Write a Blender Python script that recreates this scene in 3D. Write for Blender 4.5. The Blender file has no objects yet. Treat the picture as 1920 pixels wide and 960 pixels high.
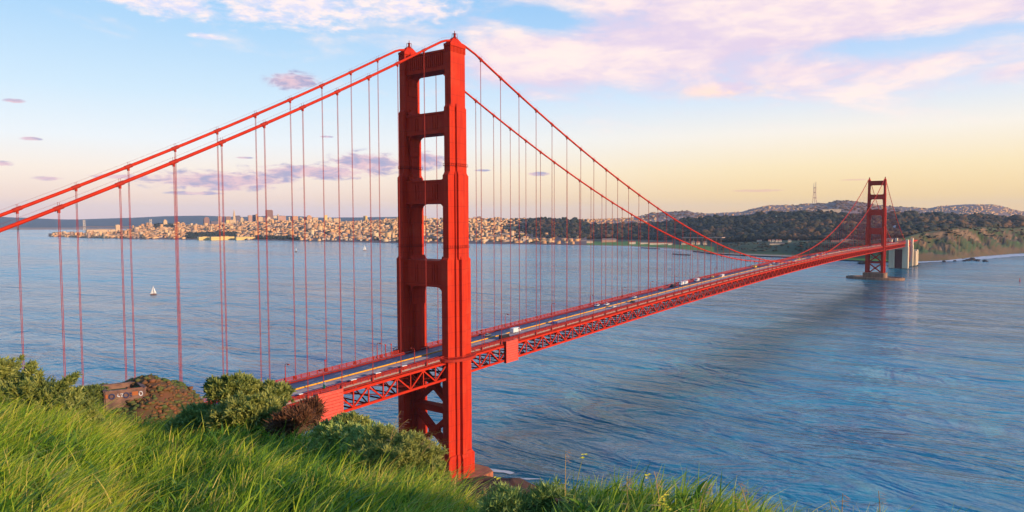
import bpy, math, random
import numpy as np
from mathutils import Vector, Matrix
random.seed(7); rng = np.random.default_rng(7)
SC = bpy.context.scene
COL = SC.collection
R = math.radians

# ------------------------------------------------------------------ camera
CAM = np.array([-232.026, -212.080, 118.334]); YAW, PIT, ROL, F = 0.6263, -0.0523, -0.0031, 1289.07
cy, sy, cp, sp = math.cos(YAW), math.sin(YAW), math.cos(PIT), math.sin(PIT)
FW = np.array([cy*cp, sy*cp, sp]); RT0 = np.array([sy, -cy, 0.]); UP0 = np.cross(RT0, FW)
RT = RT0*math.cos(ROL)+UP0*math.sin(ROL); UP = UP0*math.cos(ROL)-RT0*math.sin(ROL)
cd = bpy.data.cameras.new('camera'); cam = bpy.data.objects.new('camera', cd); COL.objects.link(cam)
cam.matrix_world = Matrix(((RT[0], UP[0], -FW[0], CAM[0]), (RT[1], UP[1], -FW[1], CAM[1]), (RT[2], UP[2], -FW[2], CAM[2]), (0, 0, 0, 1)))
cd.sensor_width = 36; cd.lens = 36*F/1920; cd.clip_start = 0.1; cd.clip_end = 90000
SC.camera = cam

# ------------------------------------------------------------------ sun, exposure
SUN_EL, SUN_AZ = R(13), R(-3)          # azimuth: degrees north of due west (west is -y, north is -x)
TS = Vector((-math.sin(SUN_AZ)*math.cos(SUN_EL), -math.cos(SUN_AZ)*math.cos(SUN_EL), math.sin(SUN_EL)))
sd = bpy.data.lights.new('sun', 'SUN'); sun = bpy.data.objects.new('sun', sd); COL.objects.link(sun)
sun.rotation_euler = TS.to_track_quat('Z', 'Y').to_euler(); sun.location = (0, -300, 400)
sd.energy = 5.0; sd.angle = R(0.6); sd.color = (1.0, 0.72, 0.46)
SC.view_settings.view_transform = 'Standard'; SC.view_settings.look = 'None'
SC.view_settings.exposure = 0.42; SC.view_settings.gamma = 1.0; SC.view_settings.use_curve_mapping = False
SC.render.engine = 'CYCLES'
SC.cycles.use_denoising = True
try: SC.cycles.denoiser = 'OPENIMAGEDENOISE'
except Exception: pass
SC.cycles.max_bounces = 6; SC.cycles.diffuse_bounces = 2; SC.cycles.glossy_bounces = 2
SC.cycles.transparent_max_bounces = 8; SC.cycles.volume_bounces = 0

def s2l(r, g, b):
    f = lambda c: (c/255/12.92) if c/255 <= 0.04045 else ((c/255+0.055)/1.055)**2.4
    return (f(r), f(g), f(b), 1.0)

# ------------------------------------------------------------------ world: sky and clouds
W = bpy.data.worlds.new('World'); SC.world = W; W.use_nodes = True
NT = W.node_tree; NT.nodes.clear()
class G:
    """small helper for node graphs"""
    def __init__(s, nt): s.nt = nt
    def n(s, t, **kw):
        x = s.nt.nodes.new(t)
        for k, v in kw.items(): setattr(x, k, v)
        return x
    def put(s, sock, v):
        if hasattr(v, 'is_output'): s.nt.links.new(v, sock)
        else: sock.default_value = v
    def m(s, op, a, b=None, c=None, clamp=False):
        x = s.n('ShaderNodeMath', operation=op); x.use_clamp = clamp
        s.put(x.inputs[0], a)
        if b is not None: s.put(x.inputs[1], b)
        if c is not None: s.put(x.inputs[2], c)
        return x.outputs[0]
    def dot(s, a, v):
        x = s.n('ShaderNodeVectorMath', operation='DOT_PRODUCT'); s.put(x.inputs[0], a); x.inputs[1].default_value = v
        return x.outputs['Value']
    def xyz(s, a, b, c=0.0):
        x = s.n('ShaderNodeCombineXYZ')
        for i, v in enumerate((a, b, c)): s.put(x.inputs[i], v)
        return x.outputs[0]
    def mr(s, v, a, b, c=0.0, d=1.0, smooth=True):
        x = s.n('ShaderNodeMapRange', interpolation_type='SMOOTHSTEP' if smooth else 'LINEAR')
        s.put(x.inputs[0], v)
        for i, q in enumerate((a, b, c, d)): s.put(x.inputs[i+1], q)
        return x.outputs[0]
    def noise(s, vec, scale, detail=6, rough=0.55, dist=0.0):
        x = s.n('ShaderNodeTexNoise'); s.put(x.inputs['Vector'], vec); x.inputs['Scale'].default_value = scale
        x.inputs['Detail'].default_value = detail; x.inputs['Roughness'].default_value = rough; x.inputs['Distortion'].default_value = dist
        return x.outputs['Fac']
    def mix(s, f, a, b, mode='MIX'):
        x = s.n('ShaderNodeMix', data_type='RGBA', blend_type=mode)
        s.put(x.inputs[0], f); s.put(x.inputs[6], a); s.put(x.inputs[7], b)
        return x.outputs[2]
    def ramp(s, f, stops):
        x = s.n('ShaderNodeValToRGB'); e = x.color_ramp.elements
        while len(e) < len(stops): e.new(0.5)
        for q, (p, c) in zip(e, stops): q.position = p; q.color = c
        s.put(x.inputs[0], f)
        return x.outputs[0]
g = G(NT)
tc = g.n('ShaderNodeTexCoord').outputs['Generated']
zz = g.dot(tc, (0, 0, 1)); fx = g.dot(tc, (cy, sy, 0)); rx = g.dot(tc, (sy, -cy, 0))
az = g.m('ARCTAN2', rx, fx)               # azimuth, radians from the bridge view's bearing
el = g.m('ARCSINE', zz)                    # elevation
sky = g.n('ShaderNodeTexSky', sky_type='NISHITA'); sky.sun_disc = False
sky.sun_elevation = SUN_EL; sky.sun_rotation = math.atan2(TS.x, TS.y)
nish = g.mix(1.0, sky.outputs[0], (0.10, 0.10, 0.10, 1), 'MULTIPLY')
t = g.m('MULTIPLY', g.m('MAXIMUM', zz, 0.0), 1.0)
left = g.ramp(t, [(0.0, s2l(236, 206, 205)), (0.03, s2l(250, 220, 202)), (0.065, s2l(252, 235, 220)), (0.105, s2l(236, 240, 244)),
                  (0.165, s2l(206, 229, 246)), (0.24, s2l(176, 213, 244)), (0.32, s2l(140, 196, 242)), (0.6, s2l(92, 164, 238)), (1.0, s2l(64, 136, 222))])
right = g.ramp(t, [(0.0, s2l(255, 204, 118)), (0.03, s2l(255, 216, 140)), (0.07, s2l(255, 231, 182)), (0.115, s2l(250, 241, 228)),
                   (0.165, s2l(214, 229, 246)), (0.22, s2l(180, 211, 246)), (0.32, s2l(142, 192, 240)), (0.6, s2l(92, 164, 238)), (1.0, s2l(64, 136, 222))])
sides = g.mr(az, -0.35, 0.45)
base = g.mix(sides, left, right)
base = g.mix(0.12, base, nish)
# high pink-white clouds
def E(u, v, ru, rv):     # soft ellipse about a direction
    a0 = math.atan((u-960)/F); e0 = math.atan((412.5-v)/F)
    du = g.m('DIVIDE', g.m('SUBTRACT', az, a0), ru/F); dv = g.m('DIVIDE', g.m('SUBTRACT', el, e0), rv/F)
    d = g.m('SQRT', g.m('ADD', g.m('MULTIPLY', du, du), g.m('MULTIPLY', dv, dv)))
    return g.mr(d, 1.0, 0.0)
def mx(*a):
    o = a[0]
    for b in a[1:]: o = g.m('MAXIMUM', o, b)
    return o
pv = g.xyz(g.m('MULTIPLY', az, 1.0), g.m('MULTIPLY', el, 2.6), 3.1)
pv2 = g.xyz(g.m('ADD', g.m('MULTIPLY', az, 1.0), g.m('MULTIPLY', el, 0.9)), g.m('MULTIPLY', el, 3.6), 7.7)
nA = g.noise(pv2, 5.5, 9, 0.56, 0.5)
nB = g.noise(pv, 17.0, 8, 0.60, 0.3)
nC = g.noise(pv, 42.0, 6, 0.6, 0.2)
mR = mx(E(1450, 85, 960, 210), g.m('MULTIPLY', E(1020, 120, 330, 130), 0.95), g.m('MULTIPLY', E(1350, 180, 170, 34), 0.9), E(1400, -160, 1500, 200), g.m('MULTIPLY', E(1900, 190, 160, 40), .6))
mG = g.m('MULTIPLY', mx(E(1700, 130, 340, 36), g.m('MULTIPLY', E(1020, 45, 130, 50), .8)), 0.55)
mR = g.m('SUBTRACT', mR, mG)
cR = g.mr(g.m('ADD', g.m('MULTIPLY', nA, 0.75), g.m('ADD', g.m('ADD', g.m('MULTIPLY', nB, 0.20), g.m('MULTIPLY', g.m('SUBTRACT', nC, 0.5), 0.16)), g.m('MULTIPLY', mR, 0.52))), 0.53, 0.86)
mL = mx(E(560, 30, 380, 82), E(310, 46, 230, 56), E(430, -20, 420, 70), g.m('MULTIPLY', E(400, 100, 60, 10), .8), g.m('MULTIPLY', E(640, 68, 60, 12), .8), E(790, 20, 140, 70))
cL = g.mr(g.m('ADD', g.m('MULTIPLY', nB, 0.9), g.m('ADD', g.m('MULTIPLY', nC, 0.35), g.m('MULTIPLY', mL, 0.45))), 0.77, 1.06)
cL = g.m('MULTIPLY', cL, g.mr(mL, 0.02, 0.3))
lit = g.mix(g.mr(g.m('ADD', g.m('MULTIPLY', nA, 0.6), g.m('MULTIPLY', nB, 0.4)), 0.38, 0.62), s2l(222, 202, 222), s2l(255, 231, 222))
base = g.mix(g.m('MULTIPLY', g.m('MULTIPLY', cR, 0.92), g.mr(el, 0.06, 0.15)), base, lit)
litL = g.mix(g.mr(nC, 0.36, 0.62), s2l(214, 214, 238), s2l(255, 234, 228))
base = g.mix(g.m('MULTIPLY', cL, 0.85), base, litL)
yel = g.m('MULTIPLY', E(1350, 186, 130, 22), g.mr(nB, 0.35, 0.6))
base = g.mix(g.m('MULTIPLY', yel, 0.75), base, s2l(255, 222, 200))
# low purple cloud scraps
mD = mx(E(690, 308, 120, 34), E(800, 302, 60, 28), E(600, 325, 220, 22), E(420, 343, 220, 28), E(370, 365, 70, 6), E(430, 356, 60, 9),
        E(555, 166, 74, 26), E(1008, 327, 40, 6), E(38, 231, 24, 6), E(64, 286, 24, 6), E(95, 346, 34, 6), E(8, 326, 26, 7), E(230, 340, 80, 8), E(460, 303, 24, 3),
        E(1420, 362, 90, 4), E(1600, 347, 34, 3), E(615, 262, 20, 3), E(905, 320, 22, 3))
pv3 = g.xyz(az, g.m('MULTIPLY', el, 3.0), 1.3)
nD = g.noise(pv3, 30.0, 8, 0.62, 0.4)
cD = g.mr(g.m('ADD', g.m('MULTIPLY', nD, 1.0), g.m('MULTIPLY', mD, 0.42)), 0.58, 0.84)
cD = g.m('MULTIPLY', cD, g.mr(mD, 0.02, 0.35))
purp = g.mix(g.mr(az, 0.0, 0.35), g.mix(g.mr(nD, 0.42, 0.66), s2l(226, 186, 196), s2l(150, 150, 190)), s2l(236, 190, 160))
base = g.mix(g.m('MULTIPLY', cD, 0.85), base, purp)
bg = g.n('ShaderNodeBackground'); g.put(bg.inputs[0], base)
bg.inputs[1].default_value = 0.87
g.nt.links.new(bg.outputs[0], g.n('ShaderNodeOutputWorld').inputs[0])

# ------------------------------------------------------------------ helpers
def ray(u, v): return FW+RT*(u-960)/F-UP*(v-480)/F
def onz(u, v, z=0.0):
    d = ray(u, v); return CAM+d*((z-CAM[2])/d[2])
def hdir(u):                              # horizontal direction of a bearing, per metre of forward depth
    d = ray(u, 412.5); return np.array([d[0], d[1]])/ (d[0]*cy+d[1]*sy)
def pd(u, D): h = hdir(u); return CAM[0]+h[0]*D, CAM[1]+h[1]*D
def zv(u, v, D):                          # height at depth D seen at image row v
    d = ray(u, v); return CAM[2]+d[2]/(d[0]*cy+d[1]*sy)*D
def at(u, v, D): x, y = pd(u, D); return np.array([x, y, zv(u, v, D)])
def dshore(u, v):                         # depth at which the sea shows at row v
    d = ray(u, v); return -CAM[2]/(d[2]/(d[0]*cy+d[1]*sy))

def tag(o, label=None, cat=None, group=None, kind=None):
    if label: o['label'] = label
    if cat: o['category'] = cat
    if group: o['group'] = group
    if kind: o['kind'] = kind
    return o
def empty(name, loc=(0, 0, 0), rz=0, parent=None):
    o = bpy.data.objects.new(name, None); COL.objects.link(o); o.location = loc; o.rotation_euler[2] = rz
    o.empty_display_size = 0.1
    if parent: o.parent = parent
    return o
class MB:
    def __init__(s): s.v = []; s.f = []; s.mi = []; s.cur = 0
    def add(s, vs, fs):
        b = len(s.v); s.v.extend([tuple(map(float, p)) for p in vs])
        for f in fs: s.f.append(tuple(b+i for i in f)); s.mi.append(s.cur)
    def box(s, c, d, rz=0.0, top=1.0):
        x, y, z = d[0]/2, d[1]/2, d[2]/2; ca, sa = math.cos(rz), math.sin(rz); vs = []
        for k in (-1, 1):
            q = top if k > 0 else 1.0
            for a, b in ((-1, -1), (1, -1), (1, 1), (-1, 1)):
                X, Y = a*x*q, b*y*q; vs.append((c[0]+X*ca-Y*sa, c[1]+X*sa+Y*ca, c[2]+k*z))
        s.add(vs, [(3, 2, 1, 0), (4, 5, 6, 7), (0, 1, 5, 4), (1, 2, 6, 5), (2, 3, 7, 6), (3, 0, 4, 7)])
    def bb(s, x0, x1, y0, y1, z0, z1): s.box(((x0+x1)/2, (y0+y1)/2, (z0+z1)/2), (x1-x0, y1-y0, z1-z0))
    def prism(s, poly, z0, z1, q=1.0, c=(0, 0)):
        n = len(poly); vs = [(x, y, z0) for x, y in poly]+[(c[0]+(x-c[0])*q, c[1]+(y-c[1])*q, z1) for x, y in poly]
        s.add(vs, [tuple(range(n-1, -1, -1)), tuple(range(n, 2*n))]+[(i, (i+1) % n, n+(i+1) % n, n+i) for i in range(n)])
    def beam(s, a, b, w, h=None, up=(0, 0, 1)):
        a = Vector(a); b = Vector(b); d = (b-a).normalized(); h = h or w
        up = Vector(up)
        if abs(d.dot(up)) > 0.98: up = Vector((1, 0, 0))
        sd_ = d.cross(up).normalized(); u = sd_.cross(d)
        vs = [p+sd_*w/2*i+u*h/2*j for p in (a, b) for i, j in ((-1, -1), (1, -1), (1, 1), (-1, 1))]
        s.add(vs, [(3, 2, 1, 0), (4, 5, 6, 7), (0, 1, 5, 4), (1, 2, 6, 5), (2, 3, 7, 6), (3, 0, 4, 7)])
    def tube(s, pts, r, n=8, cap=True):
        pts = [Vector(p) for p in pts]; m = len(pts); vs = []
        rs = r if isinstance(r, (list, tuple)) else [r]*m
        for i, p in enumerate(pts):
            d = (pts[min(i+1, m-1)]-pts[max(i-1, 0)]).normalized()
            up = Vector((0, 0, 1)) if abs(d.z) < 0.95 else Vector((1, 0, 0))
            a = d.cross(up).normalized(); b = a.cross(d)
            for k in range(n):
                th = 2*math.pi*k/n; vs.append(p+(a*math.cos(th)+b*math.sin(th))*rs[i])
        fs = [(i*n+k, i*n+(k+1) % n, (i+1)*n+(k+1) % n, (i+1)*n+k) for i in range(m-1) for k in range(n)]
        if cap: fs += [tuple(range(n-1, -1, -1)), tuple((m-1)*n+k for k in range(n))]
        s.add(vs, fs)
    def lathe(s, prof, n=16, c=(0, 0, 0), sx=1, sy_=1):
        vs = [(c[0]+r*sx*math.cos(2*math.pi*k/n), c[1]+r*sy_*math.sin(2*math.pi*k/n), c[2]+z) for r, z in prof for k in range(n)]
        m = len(prof)
        fs = [(i*n+k, i*n+(k+1) % n, (i+1)*n+(k+1) % n, (i+1)*n+k) for i in range(m-1) for k in range(n)]
        fs += [tuple(range(n-1, -1, -1)), tuple((m-1)*n+k for k in range(n))]
        s.add(vs, fs)
    def mesh(s, name, mats):
        me = bpy.data.meshes.new(name); me.from_pydata(s.v, [], s.f)
        for m_ in (mats if isinstance(mats, (list, tuple)) else [mats]): me.materials.append(m_)
        if any(s.mi): me.polygons.foreach_set('material_index', s.mi)
        me.update(); return me
    def build(s, name, mats, parent=None, smooth=False):
        me = s.mesh(name, mats)
        if smooth: me.polygons.foreach_set('use_smooth', [True]*len(me.polygons))
        o = bpy.data.objects.new(name, me); COL.objects.link(o)
        if parent: o.parent = parent
        return o
def npmesh(name, V, Fq, mat, tint=None, smooth=False, parent=None, tint2=None):
    """V (n,3), Fq (m,k): big mesh from arrays, optional per-vertex value 'tint'"""
    me = bpy.data.meshes.new(name); k = Fq.shape[1]
    me.vertices.add(len(V)); me.vertices.foreach_set('co', V.astype(np.float32).ravel())
    me.loops.add(Fq.size); me.loops.foreach_set('vertex_index', Fq.astype(np.int32).ravel())
    me.polygons.add(len(Fq)); me.polygons.foreach_set('loop_start', np.arange(0, Fq.size, k, dtype=np.int32))
    try: me.polygons.foreach_set('loop_total', np.full(len(Fq), k, dtype=np.int32))
    except Exception: pass
    me.update(calc_edges=True); me.validate()
    for nm, tt in (('tint', tint), ('zone', tint2)):
        if tt is not None:
            a = me.attributes.new(nm, 'FLOAT', 'POINT'); a.data.foreach_set('value', tt.astype(np.float32))
    if smooth: me.polygons.foreach_set('use_smooth', np.ones(len(Fq), dtype=bool))
    me.materials.append(mat)
    o = bpy.data.objects.new(name, me); COL.objects.link(o)
    if parent: o.parent = parent
    return o
def lerp(a, b, t): return a+(b-a)*t

# ------------------------------------------------------------------ materials
def new_mat(name):
    m = bpy.data.materials.new(name); m.use_nodes = True; nt = m.node_tree
    return m, G(nt), nt.nodes['Principled BSDF']
def rgb(c): return (c[0], c[1], c[2], 1.0)
def paint(name, c1, c2=None, scale=1.0, rough=0.55, bump=0.0, detail=5, spec=0.3, streak=False):
    m, g, b = new_mat(name); b.inputs['Roughness'].default_value = rough; b.inputs['Specular IOR Level'].default_value = spec
    tc = g.n('ShaderNodeTexCoord').outputs['Object']
    if c2:
        v = tc
        if streak:
            mp = g.n('ShaderNodeMapping'); g.put(mp.inputs[0], tc); mp.inputs['Scale'].default_value = (1, 1, 0.12); v = mp.outputs[0]
        f = g.noise(v, scale, detail, 0.6)
        g.put(b.inputs['Base Color'], g.mix(g.mr(f, 0.35, 0.68), rgb(c1), rgb(c2)))
        if bump:
            bn = g.n('ShaderNodeBump'); bn.inputs['Strength'].default_value = bump; bn.inputs['Distance'].default_value = 0.1
            g.put(bn.inputs['Height'], f); g.put(b.inputs['Normal'], bn.outputs[0])
    else: b.inputs['Base Color'].default_value = rgb(c1)
    return m
def tintmat(name, stops, rough=0.8, trans=0.0, attr='tint', spec=0.2, nz=None):
    m, g, b = new_mat(name); b.inputs['Roughness'].default_value = rough; b.inputs['Specular IOR Level'].default_value = spec
    a = g.n('ShaderNodeAttribute', attribute_name=attr).outputs['Fac']
    if nz:
        f = g.noise(g.n('ShaderNodeTexCoord').outputs['Object'], nz[0], 5, 0.6)
        a = g.m('ADD', a, g.m('MULTIPLY', g.m('SUBTRACT', f, 0.5), nz[1]))
    c = g.ramp(a, [(p, rgb(q)) for p, q in stops]); g.put(b.inputs['Base Color'], c)
    if trans:
        tr = g.n('ShaderNodeBsdfTranslucent'); g.put(tr.inputs[0], c); ms = g.n('ShaderNodeMixShader'); ms.inputs[0].default_value = trans
        g.nt.links.new(b.outputs[0], ms.inputs[1]); g.nt.links.new(tr.outputs[0], ms.inputs[2])
        g.nt.links.new(ms.outputs[0], g.nt.nodes['Material Output'].inputs[0])
    return m
M = {}
M['red'] = paint('orange_red_paint', (0.47, 0.026, 0.008), (0.39, 0.020, 0.008), 0.25, 0.75, 0.05, streak=True, spec=0.1)
def red_plates():
    m, g, b = new_mat('orange_red_plate_paint'); b.inputs['Roughness'].default_value = 0.72; b.inputs['Specular IOR Level'].default_value = 0.12
    tc = g.n('ShaderNodeTexCoord').outputs['Object']; sp = g.n('ShaderNodeSeparateXYZ'); g.put(sp.inputs[0], tc)
    mp = g.n('ShaderNodeMapping'); g.put(mp.inputs[0], tc); mp.inputs['Scale'].default_value = (1, 1, 0.07)
    st = g.noise(mp.outputs[0], 0.9, 6, 0.65); bl = g.noise(tc, 0.10, 5, 0.6)
    c = g.mix(g.mr(st, 0.35, 0.7), (0.47, 0.028, 0.008, 1), (0.36, 0.019, 0.008, 1))
    c = g.mix(g.m('MULTIPLY', g.mr(bl, 0.5, 0.72), 0.55), c, (0.46, 0.050, 0.020, 1))
    seam = g.m('LESS_THAN', g.m('FRACT', g.m('DIVIDE', sp.outputs[2], 6.9)), 0.035)
    c = g.mix(g.m('MULTIPLY', seam, 0.38), c, (0.16, 0.012, 0.008, 1)); g.put(b.inputs['Base Color'], c)
    return m
M['plates'] = red_plates()
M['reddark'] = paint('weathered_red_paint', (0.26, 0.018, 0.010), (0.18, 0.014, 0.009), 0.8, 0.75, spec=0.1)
M['railred'] = paint('railing_red_paint', (0.38, 0.028, 0.014), (0.28, 0.022, 0.014), 2.0, 0.7, spec=0.1)
M['rope'] = paint('red_wire_rope', (0.34, 0.035, 0.024), (0.24, 0.026, 0.022), 0.7, 0.8, spec=0.1)
M['pinkred'] = paint('sun_faded_red_panel', (0.62, 0.085, 0.055), (0.54, 0.06, 0.04), 1.2, 0.6)
M['asphalt'] = paint('asphalt', (0.25, 0.21, 0.23), (0.18, 0.155, 0.17), 0.6, 0.85, streak=False)
M['yellow'] = paint('yellow_road_paint', (0.75, 0.33, 0.02), (0.65, 0.27, 0.02), 3, 0.6)
M['white'] = paint('white_paint', (0.64, 0.63, 0.60), (0.54, 0.53, 0.50), 3, 0.5)
M['walk'] = paint('sidewalk_concrete', (0.30, 0.20, 0.18), (0.22, 0.14, 0.13), 1.0, 0.9)
M['conc'] = paint('pale_concrete', (0.70, 0.56, 0.38), (0.56, 0.42, 0.28), 0.12, 0.9, 0.1, streak=True)
M['pier'] = paint('stained_pier_concrete', (0.27, 0.155, 0.095), (0.15, 0.085, 0.06), 0.25, 0.9, 0.1, streak=True)
M['oldconc'] = paint('weathered_bunker_concrete', (0.22, 0.12, 0.085), (0.10, 0.055, 0.05), 1.1, 0.95, 0.2)
M['glass'] = paint('dark_window_glass', (0.02, 0.025, 0.03), rough=0.1, spec=0.6)
M['tyre'] = paint('black_rubber', (0.02, 0.02, 0.02), rough=0.8)
M['rock'] = paint('wet_rock', (0.06, 0.04, 0.035), (0.03, 0.022, 0.02), 0.4, 0.8, 0.3)
M['steel'] = paint('galvanised_wire', (0.35, 0.22, 0.18), rough=0.5)
M['signgreen'] = paint('sign_green', (0.01, 0.30, 0.11), rough=0.5)
M['bark'] = paint('twig_bark', (0.10, 0.055, 0.035), (0.06, 0.035, 0.025), 8, 0.9)
M['lampglass'] = paint('lamp_lens', (0.45, 0.35, 0.22), rough=0.3)

# water ------------------------------------------------------------
def water_mat():
    m, g, b = new_mat('bay_water')
    geo = g.n('ShaderNodeNewGeometry').outputs['Position']
    b.inputs['Base Color'].default_value = (0.010, 0.060, 0.115, 1); b.inputs['Roughness'].default_value = 0.16; b.inputs['IOR'].default_value = 1.333
    rot = g.n('ShaderNodeMapping'); g.put(rot.inputs[0], geo); rot.inputs['Rotation'].default_value = (0, 0, R(-58)); rot.inputs['Scale'].default_value = (1, 0.42, 1)
    rot2 = g.n('ShaderNodeMapping'); g.put(rot2.inputs[0], geo); rot2.inputs['Rotation'].default_value = (0, 0, R(-40)); rot2.inputs['Scale'].default_value = (1, 0.5, 1)
    n1 = g.noise(rot.outputs[0], 0.022, 4, 0.6, 0.6)      # swell
    n2 = g.noise(rot2.outputs[0], 0.075, 5, 0.66, 0.5)     # chop
    n3 = g.noise(rot.outputs[0], 0.5, 3, 0.6, 0.2)        # ripples
    hgt = g.m('ADD', g.m('MULTIPLY', n1, 11.0), g.m('ADD', g.m('MULTIPLY', n2, 1.9), g.m('MULTIPLY', n3, 0.24)))
    bn = g.n('ShaderNodeBump'); bn.inputs['Strength'].default_value = 1.0; bn.inputs['Distance'].default_value = 1.0
    g.put(bn.inputs['Height'], hgt); g.put(b.inputs['Normal'], bn.outputs[0])
    # foam and wind lanes: broad patches with a colour of their own, and surf close to shore; then a separate darker band
    lane = g.noise(rot.outputs[0], 0.0022, 6, 0.62, 0.9)
    g.put(bn.inputs['Strength'], g.mr(lane, 0.34, 0.66, 0.55, 1.5, False))
    g.put(b.inputs['Base Color'], g.mix(g.mr(lane, 0.38, 0.66), (0.010, 0.135, 0.210, 1), (0.030, 0.26, 0.35, 1)))
    g.put(b.inputs['Roughness'], g.mr(lane, 0.3, 0.7, 0.08, 0.20, False))
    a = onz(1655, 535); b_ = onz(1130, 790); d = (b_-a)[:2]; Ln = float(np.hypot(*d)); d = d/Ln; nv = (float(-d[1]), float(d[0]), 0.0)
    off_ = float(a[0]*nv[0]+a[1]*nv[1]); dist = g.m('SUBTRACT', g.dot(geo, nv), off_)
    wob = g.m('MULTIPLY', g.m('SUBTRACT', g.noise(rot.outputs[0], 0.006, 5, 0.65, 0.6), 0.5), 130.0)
    b.inputs['Specular Tint'].default_value = (0.60, 0.85, 1.0, 1)
    band = g.mr(g.m('ABSOLUTE', g.m('ADD', dist, wob)), 62.0, 4.0)  # darkens the base colour along a line from the far tower foot
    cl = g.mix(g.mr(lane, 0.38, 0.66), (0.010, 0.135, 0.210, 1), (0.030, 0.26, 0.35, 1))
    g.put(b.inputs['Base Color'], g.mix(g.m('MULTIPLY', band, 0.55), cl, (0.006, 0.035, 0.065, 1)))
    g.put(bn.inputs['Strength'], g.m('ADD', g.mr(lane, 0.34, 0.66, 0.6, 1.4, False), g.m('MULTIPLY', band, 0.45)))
    return m
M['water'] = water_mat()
mb = MB(); S = 60000
rings = [0, 150, 400, 900, 2000, 5000, 12000, 23500]; n = 48; vs = []; fs = []
mb.lathe([(0.5, 0), ]+[(r, 0) for r in rings[1:]], n, (CAM[0]+200, CAM[1]+100, 0))
mb.f = mb.f[:-2]; mb.mi = mb.mi[:-2]; mb.add([(CAM[0]+200+0.5*math.cos(2*math.pi*k/n), CAM[1]+100+0.5*math.sin(2*math.pi*k/n), 0) for k in range(n)], [tuple(range(n))])
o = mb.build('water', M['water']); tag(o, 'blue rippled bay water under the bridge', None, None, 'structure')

# ------------------------------------------------------------------ far land, lofted through stations of depth and height
def vnoise(x, y, seed=0):
    """cheap value noise on arrays, -1..1"""
    out = 0; amp = 1
    r_ = np.random.default_rng(seed); T = r_.random((64, 64))*2-1
    for k in range(4):
        xi = np.floor(x).astype(int); yi = np.floor(y).astype(int); a = x-xi; b = y-yi
        a = a*a*(3-2*a); b = b*b*(3-2*b)
        q = lambda i, j: T[(xi+i) % 64, (yi+j) % 64]
        out = out+amp*((q(0, 0)*(1-a)+q(1, 0)*a)*(1-b)+(q(0, 1)*(1-a)+q(1, 1)*a)*b)
        amp *= 0.5; x = x*2.03+11.3; y = y*2.03+5.7
    return out/1.9
class Land:
    """stations: functions u -> (depth, height); point(u, t) with t in 0..len-1"""
    def __init__(s, u0, u1, st, amp, wl, seed): s.u0, s.u1, s.st, s.amp, s.wl, s.seed = u0, u1, st, amp, wl, seed
    def pts(s, u, t):
        u = np.asarray(u, float); t = np.asarray(t, float)
        Ds = np.array([[f(x) for x in np.atleast_1d(u)] for f in s.st])        # (k, n, 2)
        k = np.clip(np.floor(t).astype(int), 0, len(s.st)-2); a = t-k; j = np.arange(len(np.atleast_1d(u)))
        D = lerp(Ds[k, j, 0], Ds[k+1, j, 0], a); z = lerp(Ds[k, j, 1], Ds[k+1, j, 1], a)
        h = np.array([hdir(x) for x in np.atleast_1d(u)])
        x = CAM[0]+h[:, 0]*D; y = CAM[1]+h[:, 1]*D
        z = z+vnoise(x/s.wl, y/s.wl, s.seed)*s.amp*np.clip(t-0.6, 0, 1)
        if s.seed == 12:                                          # gullies cut into the bluff
            gl = np.abs(vnoise(x/75, y/75, 5)); z = z-np.where(u > 1695, 1, 0)*np.clip(1-np.abs(t-1.45)/0.5, 0, 1)*(gl < 2)*(20*np.exp(-(gl/0.16)**2)-5)*np.clip((u-1695)/25, 0, 1)
        return np.stack([x, y, z], 1), D
    def mesh(s, name, mat, du, tl, zone):
        us = np.arange(s.u0, s.u1+0.1, du); ts = np.asarray(tl); V = []; Z = []
        for t in ts:
            p, D = s.pts(us, np.full(len(us), t)); V.append(p); Z.append(zone(us, np.full(len(us), t), p))
        n = len(us); m = len(ts); V = np.concatenate(V); Z = np.concatenate(Z)
        i = np.arange(n-1); Fq = np.concatenate([np.stack([r*n+i, r*n+i+1, (r+1)*n+i+1, (r+1)*n+i], 1) for r in range(m-1)])
        return npmesh(name, V, Fq, mat, Z, True)
def I(xs, ys): return lambda u: float(np.interp(u, xs, ys))
def sub(k, n): return [i/n for i in range(k*n)]+[k]

# East Bay hills and the low island in front of them
hv = I([-300, 0, 60, 100, 150, 240, 300, 380, 450, 520, 600, 760], [404, 406, 408.5, 410.5, 411, 408.5, 406, 404.5, 406, 404, 408, 407])
L_far = Land(-330, 800, [lambda u: (10600, -2), lambda u: (11000, 20), lambda u: (13800, zv(u, hv(u), 13800)), lambda u: (16000, 40)], 14, 700, 3)
M['farhill'] = tintmat('bay_side_hill', [(0, (0.06, 0.075, 0.08)), (0.5, (0.035, 0.055, 0.065)), (1, (0.025, 0.045, 0.055))], nz=(0.002, 0.6))
tag(L_far.mesh('hills', M['farhill'], 10, sub(3, 6), lambda u, t, p: t/3), 'low blue hills across the bay', None, None, 'structure')
L_isl = Land(-330, 245, [lambda u: (9900, -1), lambda u: (9950, 8), lambda u: (10150, 24 if u > 160 else 30), lambda u: (10400, 2)], 5, 130, 5)
M['island'] = tintmat('flat_island_ground', [(0, (0.42, 0.24, 0.15)), (0.5, (0.28, 0.18, 0.12)), (1, (0.20, 0.14, 0.10))], nz=(0.01, 1.0))
tag(L_isl.mesh('terrain', M['island'], 6, sub(3, 4), lambda u, t, p: t/3), 'flat sunlit island far across the water', None, None, 'structure')

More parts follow.
